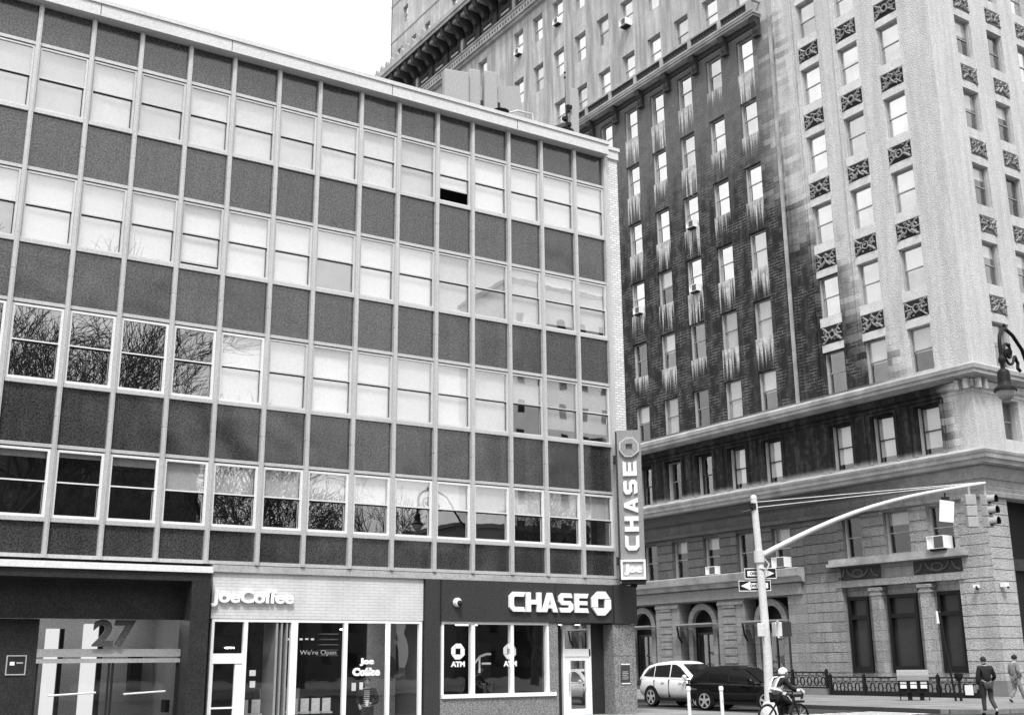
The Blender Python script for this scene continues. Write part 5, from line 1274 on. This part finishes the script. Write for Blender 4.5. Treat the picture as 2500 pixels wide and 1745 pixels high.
# ---- rider on a delivery bike
RZ = R(0)
bk_ = empty('electric_bicycle', (-.62, -7.32, 0), RZ, 'dark electric delivery bicycle under the helmeted rider beside the signal pole', 'bicycle'); bk_.scale = (.88,)*3
for x in (-.58, .62):
    m = MB(); N = 24
    m.tube([(x+.33*math.cos(2*math.pi*a/N), 0, .33+.33*math.sin(2*math.pi*a/N)) for a in range(N+1)], .028, 8, cap=False); w_ = m.build('wheel', M_blk, bk_, smooth=True)
    m = MB()
    for a in range(10): m.tube([(x, 0, .33), (x+.31*math.cos(.628*a), 0, .33+.31*math.sin(.628*a))], .004, 4)
    m.tube([(x, -.05, .33), (x, .05, .33)], .04, 10); m.build('spokes', M_alu, w_)
m = MB()
for a, b in (((-.58, 0, .33), (-.12, 0, .34)), ((-.12, 0, .34), (-.22, 0, .78)), ((-.58, 0, .33), (-.2, 0, .72)), ((-.12, 0, .34), (.42, 0, .74)), ((-.2, 0, .72), (.42, 0, .80)), ((.40, 0, .90), (.62, 0, .33))): m.tube([a, b], .025, 8)
m.build('frame', M_dark, bk_)
m = MB(); m.box(-.40, -.08, -.09, .09, .79, .84); m.build('saddle', M_blk, bk_, bevel=.02)
m = MB(); m.tube([(.28, -.32, 1.02), (.40, -.18, 1.0), (.40, .18, 1.0), (.28, .32, 1.02)], .018, 8); m.tube([(.40, 0, .9), (.40, 0, 1.0)], .02, 8); m.build('handlebar', M_dark, bk_)
m = MB(); m.tube([(-.58+.37*math.cos(t), 0, .33+.37*math.sin(t)) for t in [R(60+11*q) for q in range(6)]], .022, 8); m.build('mudguard', M_alu, bk_, smooth=True)
m = MB(); m.box(-.05, .20, -.07, .07, .42, .60); m.build('battery', M_blk, bk_, bevel=.02)
m = MB(); m.tube([(-.12, -.16, .30), (-.12, .16, .30)], .02, 8); m.box(-.2, -.04, -.22, -.14, .26, .30); m.box(-.2, -.04, .14, .22, .34, .38); m.build('pedals', M_blk, bk_)
# rider: local facing +y, so turn by -90 deg relative to the bike's +x
rj = dict(pelvis=(0, -.24, .92), spine=(0, -.16, 1.08), chest=(0, -.04, 1.26), neck=(0, .04, 1.37), head=(.0, .11, 1.48), look=(.15, 1),
          shl=(-.18, -.02, 1.31), ell=(-.27, .12, 1.10), wrl=(-.30, .30, 1.03), hal=(-.31, .36, 1.03), shr=(.18, -.02, 1.31), elr=(.27, .10, 1.10), wrr=(.30, .28, 1.03), har=(.31, .34, 1.03),
          hpl=(-.10, -.18, .86), knl=(-.13, .20, .76), anl=(-.16, .02, .42), tol=(-.16, .16, .38), hpr=(.10, -.18, .86), knr=(.13, .24, .68), anr=(.16, .04, .34), tor=(.16, .18, .30))
rd = person((-.62, -7.32, .0), RZ-R(90), 'rider in white helmet and reflective vest on the electric bicycle beside the signal pole', rj, M_jet, plain('black_trousers', .02, .8), M_blk, M_hair, scale=.88)
ve = skinned('reflective_vest', plain('vest_grey', .33, .7, .2, 4), rd, [(0, -.225, .93, .178), (0, -.16, 1.08, .172), (0, -.05, 1.25, .182), (0, .0, 1.34, .10)], [(0, 1), (1, 2), (2, 3)], 2)
m = MB(); m.tube([(0, -.215, 1.02), (0, -.20, 1.065)], .186, 20, cap=False); m.build('reflective_band', M_letter, rd)
m = MB()
for s in (-1, 1): m.tube([(s*.10, -.36, 1.05), (s*.11, -.28, 1.22), (s*.12, -.16, 1.38), (s*.12, .02, 1.39)], .022, 6)
m.build('reflective_band', M_letter, rd)
hc_ = Vector((0, .10, 1.52)); m = MB()
for i in range(6):
    for j in range(16):
        def pt(a, b_):
            ph = math.pi/2-(math.pi/2+.45)*a/6; th = 2*math.pi*b_/16; return hc_+Vector((math.sin(th)*.118*math.cos(ph), math.cos(th)*.145*math.cos(ph), .125*math.sin(ph)))
        if i > 3 and math.cos(2*math.pi*(j+.5)/16) > .5: continue
        m.quad(pt(i, j), pt(i, j+1), pt(i+1, j+1), pt(i+1, j))
m.build('helmet', M_letter, rd, smooth=True)
m = MB(); m.disc((.119, .10, 1.50), (1, 0, 0), .03, 10); m.disc((-.119, .10, 1.50), (-1, 0, 0), .03, 10); m.build('helmet_vent', M_blk, rd)
for s in (-1, 1):
    m = MB(); m.tube([(s*.30, .27, 1.03), (s*.31, .33, 1.03), (s*.31, .38, 1.02)], [.035, .05, .03], 8); m.build('glove', M_letter, rd, smooth=True)
# pale strap and trouser stripe
m = MB(); m.tube([(.20, .02, .90), (.20, .16, .76)], .014, 6); m.build('trouser_stripe', M_letter, rd)
# far lamp glow spots in the shop arches
for i, (x, y, z) in enumerate(((21.0, 18.6, 3.45), (21.0, 12.1, 4.3), (21.6, 23.2, 1.9))):
    m = MB(); m.tube([(0, -.07, 0), (0, .07, .02)], .06, 8); tag(m.build('wall_lamp', lit('far_lamp', 2.5), loc=(x-.1, y, z)), ('lit wall lamp on the middle arched shop awning', 'lit wall lamp beside the arch nearest the stone courses', 'small lit lamp deep in the leftmost arched shop')[i], 'lamp', 'small lamps on the arched shops')
